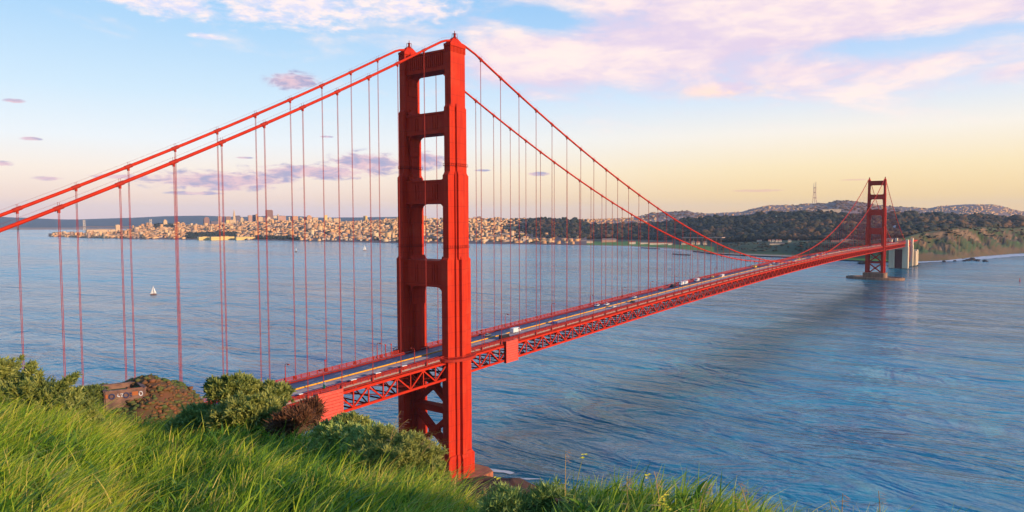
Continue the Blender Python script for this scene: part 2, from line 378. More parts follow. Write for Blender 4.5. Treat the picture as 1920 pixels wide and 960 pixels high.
# the city slope
sv = I([90, 110, 160, 250, 350, 480, 600, 740, 880, 1000, 1060, 1100], [444, 444, 446.2, 448, 449.2, 450.5, 453, 456, 457, 458.5, 459.6, 460])
rv = I([90, 160, 200, 232, 260, 275, 300, 325, 345, 365, 390, 440, 470, 520, 560, 610, 640, 680, 720, 744, 800, 880, 930, 1000, 1050, 1100],
       [442, 441, 438.5, 434, 428, 425, 420.5, 421.5, 424, 424, 423, 420, 415, 415, 415, 414, 418, 417, 414, 411.5, 411, 410.5, 411, 411.5, 413, 415])
off = I([90, 160, 260, 330, 480, 700, 900, 1100], [260, 420, 1100, 1500, 1900, 2000, 2100, 2400])
L_city = Land(90, 1100, [lambda u: (dshore(u, sv(u)), -1.0), lambda u: (dshore(u, sv(u))+25, 3.0), lambda u: (dshore(u, sv(u))+off(u), zv(u, rv(u), dshore(u, sv(u))+off(u))),
                         lambda u: (dshore(u, sv(u))+off(u)+1200, 0.55*zv(u, rv(u), dshore(u, sv(u))+off(u)))], 4, 300, 9)
M['cityland'] = tintmat('city_ground', [(0, (0.10, 0.075, 0.065)), (0.45, (0.16, 0.095, 0.075)), (0.62, (0.10, 0.08, 0.065)), (1, (0.035, 0.035, 0.028))], nz=(0.02, 0.7))
tag(L_city.mesh('hill', M['cityland'], 5, [0, 0.5, 1]+[1+i/14 for i in range(1, 15)]+[2.5, 3], lambda u, t, p: 0.35+0*u), 'city hill rising from the far waterfront', None, None, 'structure')

# presidio, bluff and Crissy flats
pv_ = I([990, 1060, 1180, 1258, 1305, 1336, 1414, 1477, 1560, 1620, 1700, 1720, 1780, 1850, 1900, 1960, 2030], [458.4, 459.6, 462, 467, 471.5, 476, 480, 482.5, 487, 490, 492, 490.5, 488, 480, 476, 473, 470])
tv_ = I([990, 1050, 1075, 1100, 1150, 1200, 1240, 1280, 1330, 1400, 1470, 1540, 1600, 1660, 1735, 1780, 1830, 1860, 1920, 2030],
        [414, 413, 416, 422, 424, 423, 420, 416, 410, 407, 402.5, 404, 405, 405, 405, 406, 408, 410, 417, 421])
d2 = I([990, 1300, 1420, 1500, 1690, 1740, 2030], [300, 330, 260, 190, 150, 290, 330])
def z2(u):
    D = dshore(u, pv_(u))+d2(u)
    return float(np.interp(u, [990, 1340, 1400, 1500, 1640, 1700, 1715, 1735, 1772, 1842, 1920, 2030],
        [5, 5.5, 22, 38, 50, 60, zv(1715, 441, D), zv(1735, 435, D), zv(1772, 432, D), zv(1842, 426, D), zv(1920, 425, D), zv(2030, 424, D)]))
rd = I([990, 1300, 1450, 1700, 1920, 2030], [4300, 3900, 3700, 3500, 3700, 3900])
L_pre = Land(990, 2030, [lambda u: (dshore(u, pv_(u)), -1.5), lambda u: (dshore(u, pv_(u))+(40 if u < 1690 else 28), 2.2 if u < 1690 else 7), lambda u: (dshore(u, pv_(u))+d2(u), z2(u)),
                         lambda u: (dshore(u, pv_(u))+d2(u)+350, z2(u)*0.75+12), lambda u: (rd(u), zv(u, tv_(u), rd(u))), lambda u: (rd(u)+1300, 30)], 9, 210, 12)
def zone_pre(u, t, p):
    z = np.full(len(u), 0.95)                                     # forest floor
    z = np.where(t < 2.25, 0.55, z)                               # grass
    z = np.where((t < 1.02) & (u < 1500), 0.12, z)                # beach
    cl = (u > 1690) & (t > 0.9) & (t < 2.0)
    nz = vnoise(p[:, 0]/60, p[:, 1]/60, 31)
    z = np.where(cl, np.clip(0.40-0.30*nz-0.22*vnoise(p[:, 0]/17, p[:, 1]/17, 33)+0.06*(t < 1.4), 0.2, 0.50), z)
    z = np.where((u > 1690) & (t <= 1.1), 0.37, z)
    z = np.where((u > 1690) & (t >= 2.0) & (t < 3.0), 0.46, z)
    z = np.where((u > 1340) & (u <= 1690) & (t > 1.0) & (t < 3.0), 0.74, z)
    return z
M['presidio'] = tintmat('headland_ground', [(0, (0.40, 0.32, 0.24)), (0.15, (0.34, 0.25, 0.18)), (0.22, (0.27, 0.16, 0.075)), (0.36, (0.12, 0.07, 0.03)), (0.43, (0.075, 0.075, 0.022)), (0.50, (0.05, 0.07, 0.02)),
                        (0.55, (0.085, 0.20, 0.025)), (0.66, (0.055, 0.085, 0.022)), (0.75, (0.03, 0.055, 0.018)), (1, (0.03, 0.03, 0.02))], nz=(0.035, 0.16))
tag(L_pre.mesh('land', M['presidio'], 3, [0, 0.5]+[1+i/10 for i in range(0, 11)]+[2.2, 2.4, 2.7, 3]+[3+i/8 for i in range(1, 9)]+[4.5, 5], zone_pre), 'wooded headland with bluff, meadow and beach beyond the far tower', None, None, 'structure')

# hills behind
hv2 = I([1030, 1130, 1180, 1205, 1220, 1240, 1290, 1305, 1330, 1390, 1410, 1442, 1490, 1510, 1550, 1570, 1600, 1640, 1680, 1720, 1740, 1760, 1820, 1860, 1880, 1892, 1920, 2030],
        [413, 410, 408, 404, 399.5, 397.5, 395, 400, 401, 397, 391, 384.5, 385, 381.5, 381, 375.5, 377, 383, 387.5, 389, 391, 387, 382.5, 383, 387, 391, 396, 400])
L_hill = Land(1030, 2030, [lambda u: (4900, 30), lambda u: (5500, max(20, zv(u, min(415, hv2(u)+27), 5500))), lambda u: (7500, zv(u, hv2(u), 7500)), lambda u: (9000, 50)], 7, 350, 17)
M['backhill'] = tintmat('back_hill_ground', [(0, (0.22, 0.14, 0.12)), (0.5, (0.17, 0.11, 0.095)), (1, (0.12, 0.085, 0.075))], nz=(0.006, 0.9))
tag(L_hill.mesh('hills', M['backhill'], 4, sub(3, 10), lambda u, t, p: t/3), 'hazy hills dotted with houses behind the far tower', None, None, 'structure')

# ------------------------------------------------------------------ foreground headland in polar form around the viewpoint
EU = [-2600, -900, 0, 100, 170, 230, 330, 450, 560, 680, 760, 830, 880, 960, 1080, 1200, 1350, 1600, 1920, 2600, 4600]
EV = [640, 690, 752, 778, 800, 822, 808, 806, 836, 862, 908, 972, 1010, 1000, 984, 1000, 1012, 1030, 1062, 1200, 1400]
ED = [16, 14, 13, 13, 13.5, 14, 15, 14, 12, 10, 8.5, 7.5, 6.5, 5.8, 5.2, 4.8, 4.5, 4.3, 4.2, 4.2, 4.2]
def ground(u, D):
    """height of the near headland at image bearing u, depth D"""
    u = np.asarray(u, float); D = np.asarray(D, float)
    ve = np.interp(u, EU, EV); de = np.interp(u, EU, ED)
    he = (ve-412.5)/F*de; g0 = 1.62
    zi = -g0-(he-g0)*np.clip(D/de, 0, 1)**1.05
    x = np.clip(D-de, 0, None)
    zo = -((he/de)*0.99+0.02)*x-0.75*np.clip(x-1.5, 0, None)+0.0016*np.clip(x-40, 0, None)**2*0
    z = CAM[2]+zi+zo
    return z+vnoise(u/90, D*0.8, 41)*0.035*np.clip(D, 0, 8)**0.8
gu = np.concatenate([np.linspace(-2600, -300, 24), np.linspace(-280, 1980, 140), np.linspace(2050, 4600, 24)])
gd = np.concatenate([[0.3, 1, 1.6], np.linspace(2.2, 18, 50), np.array([20, 23, 27, 33, 42, 55, 75, 100, 130, 170])])
V = []
for D in gd:
    h = np.array([hdir(u) for u in gu]); V.append(np.stack([CAM[0]+h[:, 0]*D, CAM[1]+h[:, 1]*D, np.maximum(ground(gu, np.full(len(gu), D)), -6)], 1))
n = len(gu); i = np.arange(n-1)
Fq = np.concatenate([np.stack([r*n+i, r*n+i+1, (r+1)*n+i+1, (r+1)*n+i], 1) for r in range(len(gd)-1)])
M['soil'] = paint('grassy_soil', (0.045, 0.055, 0.014), (0.05, 0.032, 0.016), 1.5, 0.95, 0.3)
tag(npmesh('ground', np.concatenate(V), Fq, M['soil'], None, True), 'grassy headland slope at the viewpoint', None, None, 'structure')

# brown knoll with the battery, and the rocky foot below the near tower: height fields
def mound(name, c, rx_, ry_, h, zb, mat, label, seed, rot=0, pw=1.0, amp=0.12, n=70):
    xs = np.linspace(-1.25, 1.25, n); X, Y = np.meshgrid(xs, xs, indexing='ij'); r = np.sqrt(X**2+Y**2)
    z = h*np.clip(1-r**2/1.5, 0, 1)**pw
    wx = X*rx_; wy = Y*ry_; x = c[0]+wx*math.cos(rot)-wy*math.sin(rot); y = c[1]+wx*math.sin(rot)+wy*math.cos(rot)
    z = zb+z*(1+amp*vnoise(x/(rx_*0.22), y/(rx_*0.22), seed))
    V = np.stack([x, y, z], -1).reshape(-1, 3); i, j = np.meshgrid(np.arange(n-1), np.arange(n-1), indexing='ij'); b = (i*n+j).ravel()
    o = npmesh(name, V, np.stack([b, b+n, b+n+1, b+1], 1), mat, None, True)
    tag(o, label, None, None, 'structure'); return V
M['brown'] = paint('rust_brown_scrub', (0.14, 0.055, 0.025), (0.055, 0.055, 0.018), 0.35, 0.95, 0.6)
kx, ky = pd(268, 94)
VK = mound('knoll', (kx, ky), 13, 9.5, 19.0, 77.6, M['brown'], 'rust brown scrubby knoll above the water', 51, YAW+0.6, 0.6, 0.06)
M['shore'] = paint('brown_shore_earth', (0.085, 0.036, 0.022), (0.045, 0.025, 0.015), 0.2, 0.95, 0.4)
VS = mound('shore', (-16, -38), 34, 26, 11, -4.0, M['shore'], 'brown earth bank at the foot of the near tower', 52, 0.2, 0.8, 0.3)

# ------------------------------------------------------------------ the bridge
H = 13.72; ZT = 199.1; ZL = 68.86
KX = np.array([-345, -200, -80, 0, 28, 182, 398, 640, 900, 1100, 1280, 1640, 1900.]); KZ = np.array([51.5, 53.6, 55.9, 57.3, 58.0, 61.8, 65.5, 67.4, 67.6, 66.6, 65.2, 62.0, 61.5])
PZ = np.polyfit(KX, KZ, 5)
def zr(x): return float(np.polyval(PZ, x))
def zcable(x):
    if x >= 0 and x <= 1280: z = ZL+(ZT-ZL)*((x-640)/640)**2
    elif x < 0: u_ = -x/343; z = ZT+0.43*x-9.97*4*u_*(1-u_)
    else: u_ = (x-1280)/343; z = ZT-0.39*(x-1280)-9.97*4*u_*(1-u_)
    k = 3.0; a, b = z, 196.2                                     # rounded over the saddle
    h_ = max(0, min(1, 0.5+0.5*(b-a)/k)); return b*(1-h_)+a*h_-k*h_*(1-h_)
bridge = empty('suspension_bridge', (0, 0, 0))
tag(bridge, 'orange red suspension bridge with two portal towers spanning the strait', 'bridge')

def cross(parts):
    """outline of a cruciform leg from half sizes [(long, narrow), ...] longest first"""
    q = []
    for a, b in parts: q.append((a, b))
    p = [];  # first quadrant staircase from +x axis to +y axis
    for k, (a, b) in enumerate(q):
        p.append((a, b))
        if k+1 < len(q): p.append((q[k+1][0], b))
    quad = p
    out = list(quad)+[(-x, y) for x, y in reversed(quad)]+[(-x, -y) for x, y in quad]+[(x, -y) for x, y in reversed(quad)]
    return out
SECT = [(0, 12.5, [(8.9, 2.6), (4.0, 3.6), (2.0, 5.0)]), (12.5, 101, [(7.9, 1.75), (3.3, 2.7), (1.25, 4.2)]), (101, 138, [(6.9, 1.57), (2.9, 2.35), (2.2, 3.4)]),
        (138, 167.4, [(5.66, 1.6), (2.0, 2.57)]), (167.4, 193.5, [(4.8, 1.7)])]
def make_tower(x, lab, far=False):
    T = empty('tower', (x, 0, 0), 0, bridge); T['label'] = lab
    for s in (-1, 1):
        m = MB(); y0 = s*H; z_low = 13 if far else 3
        for k, (a, b, ps) in enumerate(SECT):
            if b <= z_low: continue
            poly = [(px, y0+py) for px, py in cross(ps)]
            m.prism(poly, max(a, z_low), b)
            if k+1 < len(SECT):                                   # sloped shoulder of a setback
                nx = SECT[k+1][2]; q = 0.9
                m.prism([(px*0.965, y0+py*0.965) for px, py in cross(ps)], b, b+1.6, 0.86, (0, y0))
        m.build('leg', M['plates'], T)
        m = MB()                                                  # stepped saddle cover with small ribs
        m.prism([(px, y0+py) for px, py in ((-5.1, -2.0), (5.1, -2.0), (5.1, 2.0), (-5.1, 2.0))], 193.5, 194.6)
        for k in range(11):
            xx = -4.8+k*0.96
            for sy2 in (-1, 1): m.bb(xx-0.18, xx+0.18, y0+sy2*1.72-0.22, y0+sy2*1.72+0.22, 191.0, 193.4)
        for k in range(4):
            yy = y0-1.5+k
            for sx in (-1, 1): m.bb(sx*4.82-0.2, sx*4.82+0.2, yy-0.18, yy+0.18, 191.0, 193.4)
        m.prism([(px, y0+py) for px, py in ((-4.7, -1.8), (4.7, -1.8), (4.7, 1.8), (-4.7, 1.8))], 194.6, 197.4, 0.34, (0, y0))
        m.build('saddle_cap', M['red'], T)
        m = MB(); m.lathe([(0.95, 0), (0.95, 0.6), (0.55, 0.7), (0.5, 1.9), (0.75, 2.0), (0.75, 2.2), (0.2, 2.3), (0.12, 3.3), (0.03, 3.5)], 12, (0, y0, 197.3))
        for dx, dy in ((-.9, -.9), (.9, -.9), (.9, .9), (-.9, .9)): m.tube([(dx, y0+dy, 197.2), (dx*.8, y0+dy*.8, 199.6)], 0.10, 5)
        m.build('beacon', M['reddark'], T)
        for zg, ps in ((142.0, cross(SECT[3][2])), (106.2, cross(SECT[2][2]))):       # thin access galleries round the leg
            m = MB(); q = [(px*1.02+math.copysign(0.28, px), y0+py*1.02+math.copysign(0.28, py)) for px, py in ps]
            m.prism(q, zg-0.14, zg+0.14)
            for i_ in range(len(q)):
                a_, b_ = q[i_], q[(i_+1) % len(q)]; L_ = math.dist(a_, b_); nn_ = max(1, int(L_/1.1))
                m.beam((a_[0], a_[1], zg+1.0), (b_[0], b_[1], zg+1.0), 0.1)
                for j_ in range(nn_): m.beam((lerp(a_[0], b_[0], j_/nn_), lerp(a_[1], b_[1], j_/nn_), zg), (lerp(a_[0], b_[0], j_/nn_), lerp(a_[1], b_[1], j_/nn_), zg+1.0), 0.12)
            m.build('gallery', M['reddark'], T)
        if not far or True:
            m = MB(); zd = zr(x)                                  # sidewalk bay that swings out round the leg
            arc = [(10.5*math.cos(a), y0+s*(0.5+6.2*math.sin(a))) for a in np.linspace(0, math.pi, 15)]
            poly = arc+[(-10.5, y0-s*1.0), (10.5, y0-s*1.0)]
            if s < 0: poly = poly[::-1]
            m.prism(poly, zd-0.9, zd+0.25); 
            pts = [(px, py, zd+1.3) for px, py in arc]; m.tube(pts, 0.12, 5)
            for px, py in arc: m.tube([(px, py, zd+0.2), (px, py, zd+1.3)], 0.08, 5)
            m.build('tower_walkway', M['railred'], T)
    # portal struts
    yi = H-1.5
    for zi, (a, b, dx) in enumerate(((183.9, 192.6, 3.6), (156.5, 165.9, 3.9), (125.7, 136.2, 4.3), (88.6, 100.4, 5.0))):
        m = MB(); m.bb(-dx, dx, -yi, yi, a+0.9, b-0.9)
        for sx in (-1, 1):                                        # flanges proud of the web
            pass
        m.bb(-dx-0.45, dx+0.45, -yi, yi, a, a+0.9-0.003); m.bb(-dx-0.45, dx+0.45, -yi, yi, b-0.9+0.003, b)
        nr = 17 if zi == 0 else 0
        for k in range(nr):
            yy = -yi+2.6+k*(2*yi-5.2)/(nr-1)
            for sx in (-1, 1): m.bb(sx*(dx+0.17)-0.17, sx*(dx+0.17)+0.17, yy-0.28, yy+0.28, a+1.9, b-1.5)
        if zi:
            for sx in (-1, 1):
                for yy in (-6.6, -5.2, 5.2, 6.6): m.bb(sx*(dx+0.15)-0.15, sx*(dx+0.15)+0.15, yy-0.25, yy+0.25, a+1.7, b-1.7)
                m.bb(sx*(dx+0.12)-0.12, sx*(dx+0.12)+0.12, -4.0, 4.0, a+1.9, b-1.9)
        iw = [(4.8, 1.7), (5.66, 2.57), (6.9, 3.4), (7.9, 4.2)][zi]
        for s in (-1, 1):                                         # haunches that round the corners of the openings
            ye = s*(H-iw[1]+0.05)
            for (zc, dirz, rad) in ((a, -1, 3.4), (b, 1, 1.9)):
                if zi == 0 and dirz > 0: continue
                prof = [(0, 0)]+[(rad*(1-math.sin(q)), rad*(1-math.cos(q))) for q in np.linspace(0, math.pi/2, 7)]
                vs = [];  nn = len(prof)
                for xx in (-dx+0.2, dx-0.2):
                    for (py, pz) in prof: vs.append((xx, ye-s*py, zc+dirz*pz))
                m.add(vs, [tuple(range(nn)), tuple(range(2*nn-1, nn-1, -1))]+[(k, (k+1) % nn, nn+(k+1) % nn, nn+k) for k in range(nn)])
            # stepped corbel plates on the inner face of the leg
            for k in range(3):
                hh = 9-2.6*k; m.bb(-dx+0.8+0.5*k, dx-0.8-0.5*k, ye-s*(0.25+0.16*k)-0.2, ye-s*(0.25+0.16*k)+0.2, a-hh, a-0.02)
        m.build('portal_strut', M['plates'], T)
    # cross braces under the deck
    def xbrace(zb, zt_):
        m = MB()
        for s in (-1, 1): m.beam((0.02*s, -H+1.5, zb if s > 0 else zt_), (0.02*s, H-1.5, zt_ if s > 0 else zb), 3.4 if s > 0 else 3.38, 2.0, (0, 0, 1))
        m.lathe([(2.4, -1.76), (2.4, 1.76)], 12, (0, 0, 0)); nv = 24
        for i_ in range(len(m.v)-nv, len(m.v)):
            p = m.v[i_]; m.v[i_] = (p[2], p[0], (zb+zt_)/2+p[1])
        return m
    for a, b in ((33.0, 53.0), (11.5, 32.0)): xbrace(a, b).build('cross_brace', M['red'], T)
    for z0 in (32.6, 10.4):
        m = MB(); m.bb(-2.2, 2.2, -H+2.2, H-2.2, z0-1.5, z0+1.5)
        for k in range(20):
            yy = -10+k*20/19; m.bb(-2.34, -2.2, yy-.2, yy+.2, z0+0.4, z0+1.3)
        m.build('cross_strut', M['red'], T)
    return T
make_tower(0, 'nearer and larger of the two portal towers')
make_tower(1280, 'distant portal tower on its round fender', True)

# main cables
ks_s = [k*15.24-4.33 for k in range(-21, 0)]; ks_m = [k*15.24+2.9*(1-2*(k*15.24)/1280) for k in range(1, 84)]
ks_f = [1280+k*15.24+4.33 for k in range(1, 22)]
for s in (-1, 1):
    y = s*H; xs = list(np.arange(-343, 1623.1, 7.6))+[-6, -3, 0, 3, 6, 1274, 1277, 1280, 1283, 1286]; xs = sorted(xs)
    m = MB(); m.tube([(x, y, zcable(x)) for x in xs], 0.50, 10)
    c = m.build('main_cable', M['red'], bridge, True)
    order = sorted(ks_s+ks_m+ks_f, key=lambda x: abs(x+30)+(0 if x > -170 else 900)); m = MB()
    for i_, x in enumerate(order):
        if i_ < 60: m = MB()
        a = (x-1.05, y, zcable(x-1.05)); b = (x+1.05, y, zcable(x+1.05)); m.tube([a, b], 0.62, 10)
        m.bb(x-0.28, x+0.28, y-0.3, y+0.3, zcable(x)-1.3, zcable(x)-0.5)
        for dy in (-0.55, 0.55): m.tube([(x, y+dy, zcable(x)), (x, y+dy, zcable(x)+1.45)], 0.05, 4)
        if i_ < 60: m.build('cable_band', M['railred'], c)
        if i_ == 59: m = MB()
    o = m.build('cable_band', M['railred'], c); o['kind'] = 'stuff'
    m = MB()
    for dy in (-0.55, 0.55): m.tube([(x, y+dy, zcable(x)+1.4) for x in xs[2:-2]], 0.013, 4)
    m.build('hand_rope', M['reddark'], c)
# suspenders: the hundred that show largest one by one, the rest as one
def susp(m, x, y):
    zt_, zb = zcable(x)-1.2, zr(x)-0.6
    if zt_-zb < 0.8: return
    for dx in (-0.16, 0.16): m.tube([(x+dx, y, zb), (x+dx, y, zt_)], 0.075, 6)
    m.bb(x-0.42, x+0.42, y-0.22, y+0.22, zb, zb+1.7)
def proj(P):
    d = np.asarray(P)-CAM; z = d@FW; return (960+F*(d@RT)/z, 480-F*(d@UP)/z, z) if z > 1 else (1e9, 1e9, z)
alls = []
for x in ks_s+ks_m+ks_f:
    for s in (-1, 1):
        a = proj((x, s*H, zcable(x))); b = proj((x, s*H, zr(x)))
        vis = (-40 < a[0] < 1960 or -40 < b[0] < 1960); Lp = abs(a[1]-b[1])/max(a[2], 1) if vis else 0
        alls.append((Lp*(10 if vis else 0), x, s*H))
alls.sort(reverse=True)
for w_, x, y in alls[:100]:
    m = MB(); susp(m, x, y)
    if m.v: m.build('suspender', M['rope'], bridge)
m = MB()
for w_, x, y in alls[100:]: susp(m, x, y)
o = m.build('suspender', M['rope'], bridge); o['kind'] = 'stuff'; o['label'] = 'thin red suspender ropes of the far half of the span'

# deck
X0, X1 = -345.0, 1623.0
xs = list(np.arange(X0, X1+0.1, 7.62)); 
def strip(name, y0, y1, dz0, dz1, mat, parent, x0=X0, x1=X1, step=7.62):
    q = np.arange(x0, x1+0.01, step); V = []; 
    for x in q:
        z = zr(x); V += [(x, y0, z+dz0), (x, y1, z+dz0), (x, y1, z+dz1), (x, y0, z+dz1)]
    V = np.array(V); n_ = len(q); i = np.arange(n_-1)*4; fs = []
    for a in range(4):
        b = (a+1) % 4; fs.append(np.stack([i+a, i+b, i+4+b, i+4+a], 1))
    Fq = np.concatenate(fs+[np.array([[0, 1, 2, 3]]), np.array([[(n_-1)*4+3, (n_-1)*4+2, (n_-1)*4+1, (n_-1)*4]])])
    return npmesh(name, V, Fq, mat, None, False, parent)
deck = strip('road_deck', -9.6, 9.6, -0.7, 0.0, M['asphalt'], bridge)
for s in (-1, 1):
    strip('sidewalk', min(s*9.6, s*13.0), max(s*9.6, s*13.0), -0.5, 0.24, M['walk'], bridge)
    strip('kerb', min(s*9.35, s*9.598), max(s*9.35, s*9.598), 0.003, 0.55, M['reddark'], deck)
strip('median_line', -0.30, 0.30, 0.003, 0.48, M['yellow'], deck)
m = MB()
for yy in (-6.2, -3.1, 3.1, 6.2):
    for x in np.arange(-150, 700, 14.0):
        z = zr(x+1.8); m.add([(x, yy-0.10, zr(x)+.006), (x+3.6, yy-0.10, zr(x+3.6)+.006), (x+3.6, yy+0.10, zr(x+3.6)+.006), (x, yy+0.10, zr(x)+.006)], [(0, 1, 2, 3)])
m.build('lane_marking', M['white'], deck)
for s in (-1, 1):
    m = MB(); y = s*13.05
    for x in np.arange(X0, X1, 3.81):
        z = zr(x)+0.24; m.bb(x-0.16, x+0.16, y-0.12, y+0.12, z, z+1.45)
    for x in np.arange(X0, X1, 7.62):
        for dz, hh, w in ((1.30, 0.16, 0.2), (0.30, 0.14, 0.12)): m.beam((x, y, zr(x)+dz+.24), (x+7.62, y, zr(x+7.62)+dz+.24), w, hh)
    for x in np.arange(-150, 420, 0.5):
        z = zr(x)+0.24; m.bb(x-0.12, x+0.12, y-0.03, y+0.03, z+0.35, z+1.25)
    for x in np.arange(420, X1, 1.2):
        z = zr(x)+0.24; m.bb(x-0.28, x+0.28, y-0.03, y+0.03, z+0.35, z+1.25)
    m.build('railing', M['railred'], bridge)
    m = MB(); y = s*9.9                                           # guard rail between road and walk
    for x in np.arange(X0, X1, 7.62):
        m.beam((x, y, zr(x)+0.95), (x+7.62, y, zr(x+7.62)+0.95), 0.14, 0.3); m.bb(x-.1, x+.1, y-.1, y+.1, zr(x)+.24, zr(x)+.95)
    m.build('guard_rail', M['railred'], bridge)
# stiffening trusses
for s in (-1, 1):
    y = s*H; t_ = empty('stiffening_truss', (0, 0, 0), 0, bridge)
    for nm, dz, hh in (('top_chord', -1.55, 1.0), ('bottom_chord', -8.6, 0.95)):
        m = MB()
        for x in np.arange(X0, X1-1, 7.62): m.beam((x, y, zr(x)+dz), (x+7.62, y, zr(x+7.62)+dz), 0.8, hh)
        m.build(nm, M['red'], t_)
    m = MB(); k = 0
    for x in np.arange(-345.0+3.0, X1-8, 7.62):
        if abs(x) < 2 or abs(x-1280) < 2: pass
        z0, z1 = zr(x)-8.15, zr(x)-2.0; za, zb = zr(x+7.62)-8.15, zr(x+7.62)-2.0
        m.beam((x, y, z0), (x, y, z1), 0.42, 0.5)
        if k % 2: m.beam((x, y, z0), (x+7.62, y, zb), 0.5, 0.55)
        else: m.beam((x, y, z1), (x+7.62, y, za), 0.5, 0.55)
        k += 1
    m.build('web_member', M['red'], t_)
    m = MB()                                                      # walkway edge girder and conduit shelf, a darker line under the rail
    for x in np.arange(X0, X1-1, 7.62): m.beam((x, s*13.5, zr(x)-0.55), (x+7.62, s*13.5, zr(x+7.62)-0.55), 0.5, 0.55)
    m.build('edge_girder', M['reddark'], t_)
m = MB(); k = 0
for x in np.arange(-342.0, X1-8, 7.62):
    m.beam((x, -13.3, zr(x)-1.9), (x, 13.3, zr(x)-1.9), 0.5, 2.0); m.beam((x, -13.3, zr(x)-8.6), (x, 13.3, zr(x)-8.6), 0.4, 0.5)
    for s in (-1, 1):
        m.beam((x, s*13.3, zr(x)-8.6), (x, s*4.4, zr(x)-2.6), 0.3, 0.35)
    if k % 2 == 0: m.beam((x, -13.3, zr(x)-8.62), (x+15.24, 13.3, zr(x+15.24)-8.62), 0.45, 0.35); m.beam((x, 13.3, zr(x)-8.66), (x+15.24, -13.3, zr(x+15.24)-8.66), 0.45, 0.35)
    k += 1
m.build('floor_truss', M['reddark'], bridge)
# slatted red enclosures hung on the truss beside the near tower
def slat_box(x0, x1, lab):
    xm = (x0+x1)/2; zt_, zb = zr(xm)+0.6, zr(xm)-9.8
    T = empty('cladding_box', (xm, -14.2, zb)); tag(T, lab, 'cladding', 'slatted enclosures on the truss')
    hx = (x1-x0)/2; hh = zt_-zb
    m = MB(); m.bb(-hx, hx, -1.1, 0.35, 0, hh); m.build('box_shell', M['reddark'], T)
    m = MB(); nsl = 9
    for k in range(nsl): m.box((0, -1.2, (k+0.5)*hh/nsl), (2*hx-0.3, 0.16, hh/nsl*0.86))
    m.build('slats', M['pinkred'], T)
    m = MB()
    for sx in (-1, 1): m.bb(sx*hx-0.2, sx*hx+0.2, -1.35, -1.05, -0.1, hh+0.5)
    m.bb(-hx, hx, -1.33, -1.0, hh+0.02, hh+0.24); m.build('frame', M['pinkred'], T)
slat_box(-77.5, -66.5, 'large red slatted box hung on the truss left of the near tower')
slat_box(35.0, 44.5, 'red slatted box hung on the truss just right of the near tower')
# concrete works: near pier, far pier and fender, pylons and anchorage
m = MB(); m.prism([(-12, -23), (14, -23), (17, -18), (17, 18), (12, 22), (-12, 22)], -3, 3.2)
for k in range(14): m.bb(16.9, 17.25, -17+k*2.5, -16+k*2.5, -2, 3.0)
for k in range(9): m.bb(-10+k*2.6, -9+k*2.6, -23.3, -22.95, -2, 3.0)
m.build('near_pier', paint('pier_red_concrete', (0.42, 0.14, 0.07), (0.28, 0.09, 0.05), 0.3, 0.9, 0.1, streak=True), bridge)
m = MB(); m.prism([(1280-13, -20), (1280+13, -20), (1280+15, -17), (1280+15, 17), (1280+13, 20), (1280-13, 20), (1280-15, 17), (1280-15, -17)], -2, 13.0)
for k in range(13): m.bb(1280-15.3, 1280-14.95, -15.5+k*2.5, -14.3+k*2.5, 4.6, 12.6)
m.build('far_pier', M['pier'], bridge)
m = MB(); m.lathe([(1, -2), (1, 4.2), (0.985, 4.6), (0.9, 4.6), (0.9, 3.0)], 48, (1280, 0, 0), 27, 52); m.build('pier_fender', M['pier'], bridge)
def pylon(x0, x1, zt_):
    m = MB()
    for s in (-1, 1):
        m.bb(x0, x1, min(s*8.0, s*20), max(s*8.0, s*20), 1, zr(x0)-9.2)
        m.bb(x0+1, x1-1, min(s*14.6, s*19.4), max(s*14.6, s*19.4), zr(x0)-9.2, zt_)
        for yy in (s*10.4, s*17.4): m.bb(x0-0.35, x0, yy-1.3, yy+1.3, 1, zr(x0)-11)
        for xx in (x0+2.5, x1-2.5):
            yo = s*20; m.bb(xx-1.4, xx+1.4, min(yo, yo+s*0.4), max(yo, yo+s*0.4), 1, zr(x0)-11)
    m.bb(x0+.05, x1-.05, -8.0, 8.0, zr(x0)-16.0, zr(x0)-9.2)
    for z in np.arange(8, 50, 6.0): m.bb(x0-0.12, x0+0.0, -20, -8, z, z+0.35); m.bb(x0-0.12, x0, 8, 20, z, z+0.35)
    P = m.build('concrete_pylon', M['conc'], bridge)
    q = MB(); q.bb(x0+5, x0+5.6, -7.9, 7.9, 1, zr(x0)-16.05); q.build('recess_panel', paint('dark_red_panel', (0.16, 0.04, 0.03), (0.10, 0.03, 0.025), .3, 0.8), P)
    return P
pylon(1625, 1643, 69); pylon(1722, 1738, 70)
strip('approach_deck', -13.0, 13.0, -2.4, 0.1, M['red'], bridge, 1623.4, 1900)
m = MB()                                                          # steel arch between the pylons
for s in (-1, 1):
    y = s*13.2; pts = []
    for a in np.linspace(0, math.pi, 17): pts.append((1682.5-39.3*math.cos(a), y, 12+36*math.sin(a)))
    for a, b in zip(pts[:-1], pts[1:]): m.beam(a, b, 1.2, 2.0)
    for p in pts[1:-1]: m.beam((p[0], y, p[2]), (p[0], y, 59), 0.8, 0.8)
    m.beam((1643, y, 55), (1722, y, 55), 1.2, 4.0)
m.build('arch_span', M['red'], bridge)
for (xa, xb, zt_) in ((1740.5, 1758, 38), (1770, 1792, 40)):
    m = MB(); m.bb(xa, xb, -25, 24, 2, zt_); m.bb(xa+1.5, xb-1.5, -25.6, -25.003, 2, zt_-3); m.build('anchorage', M['conc'], bridge)

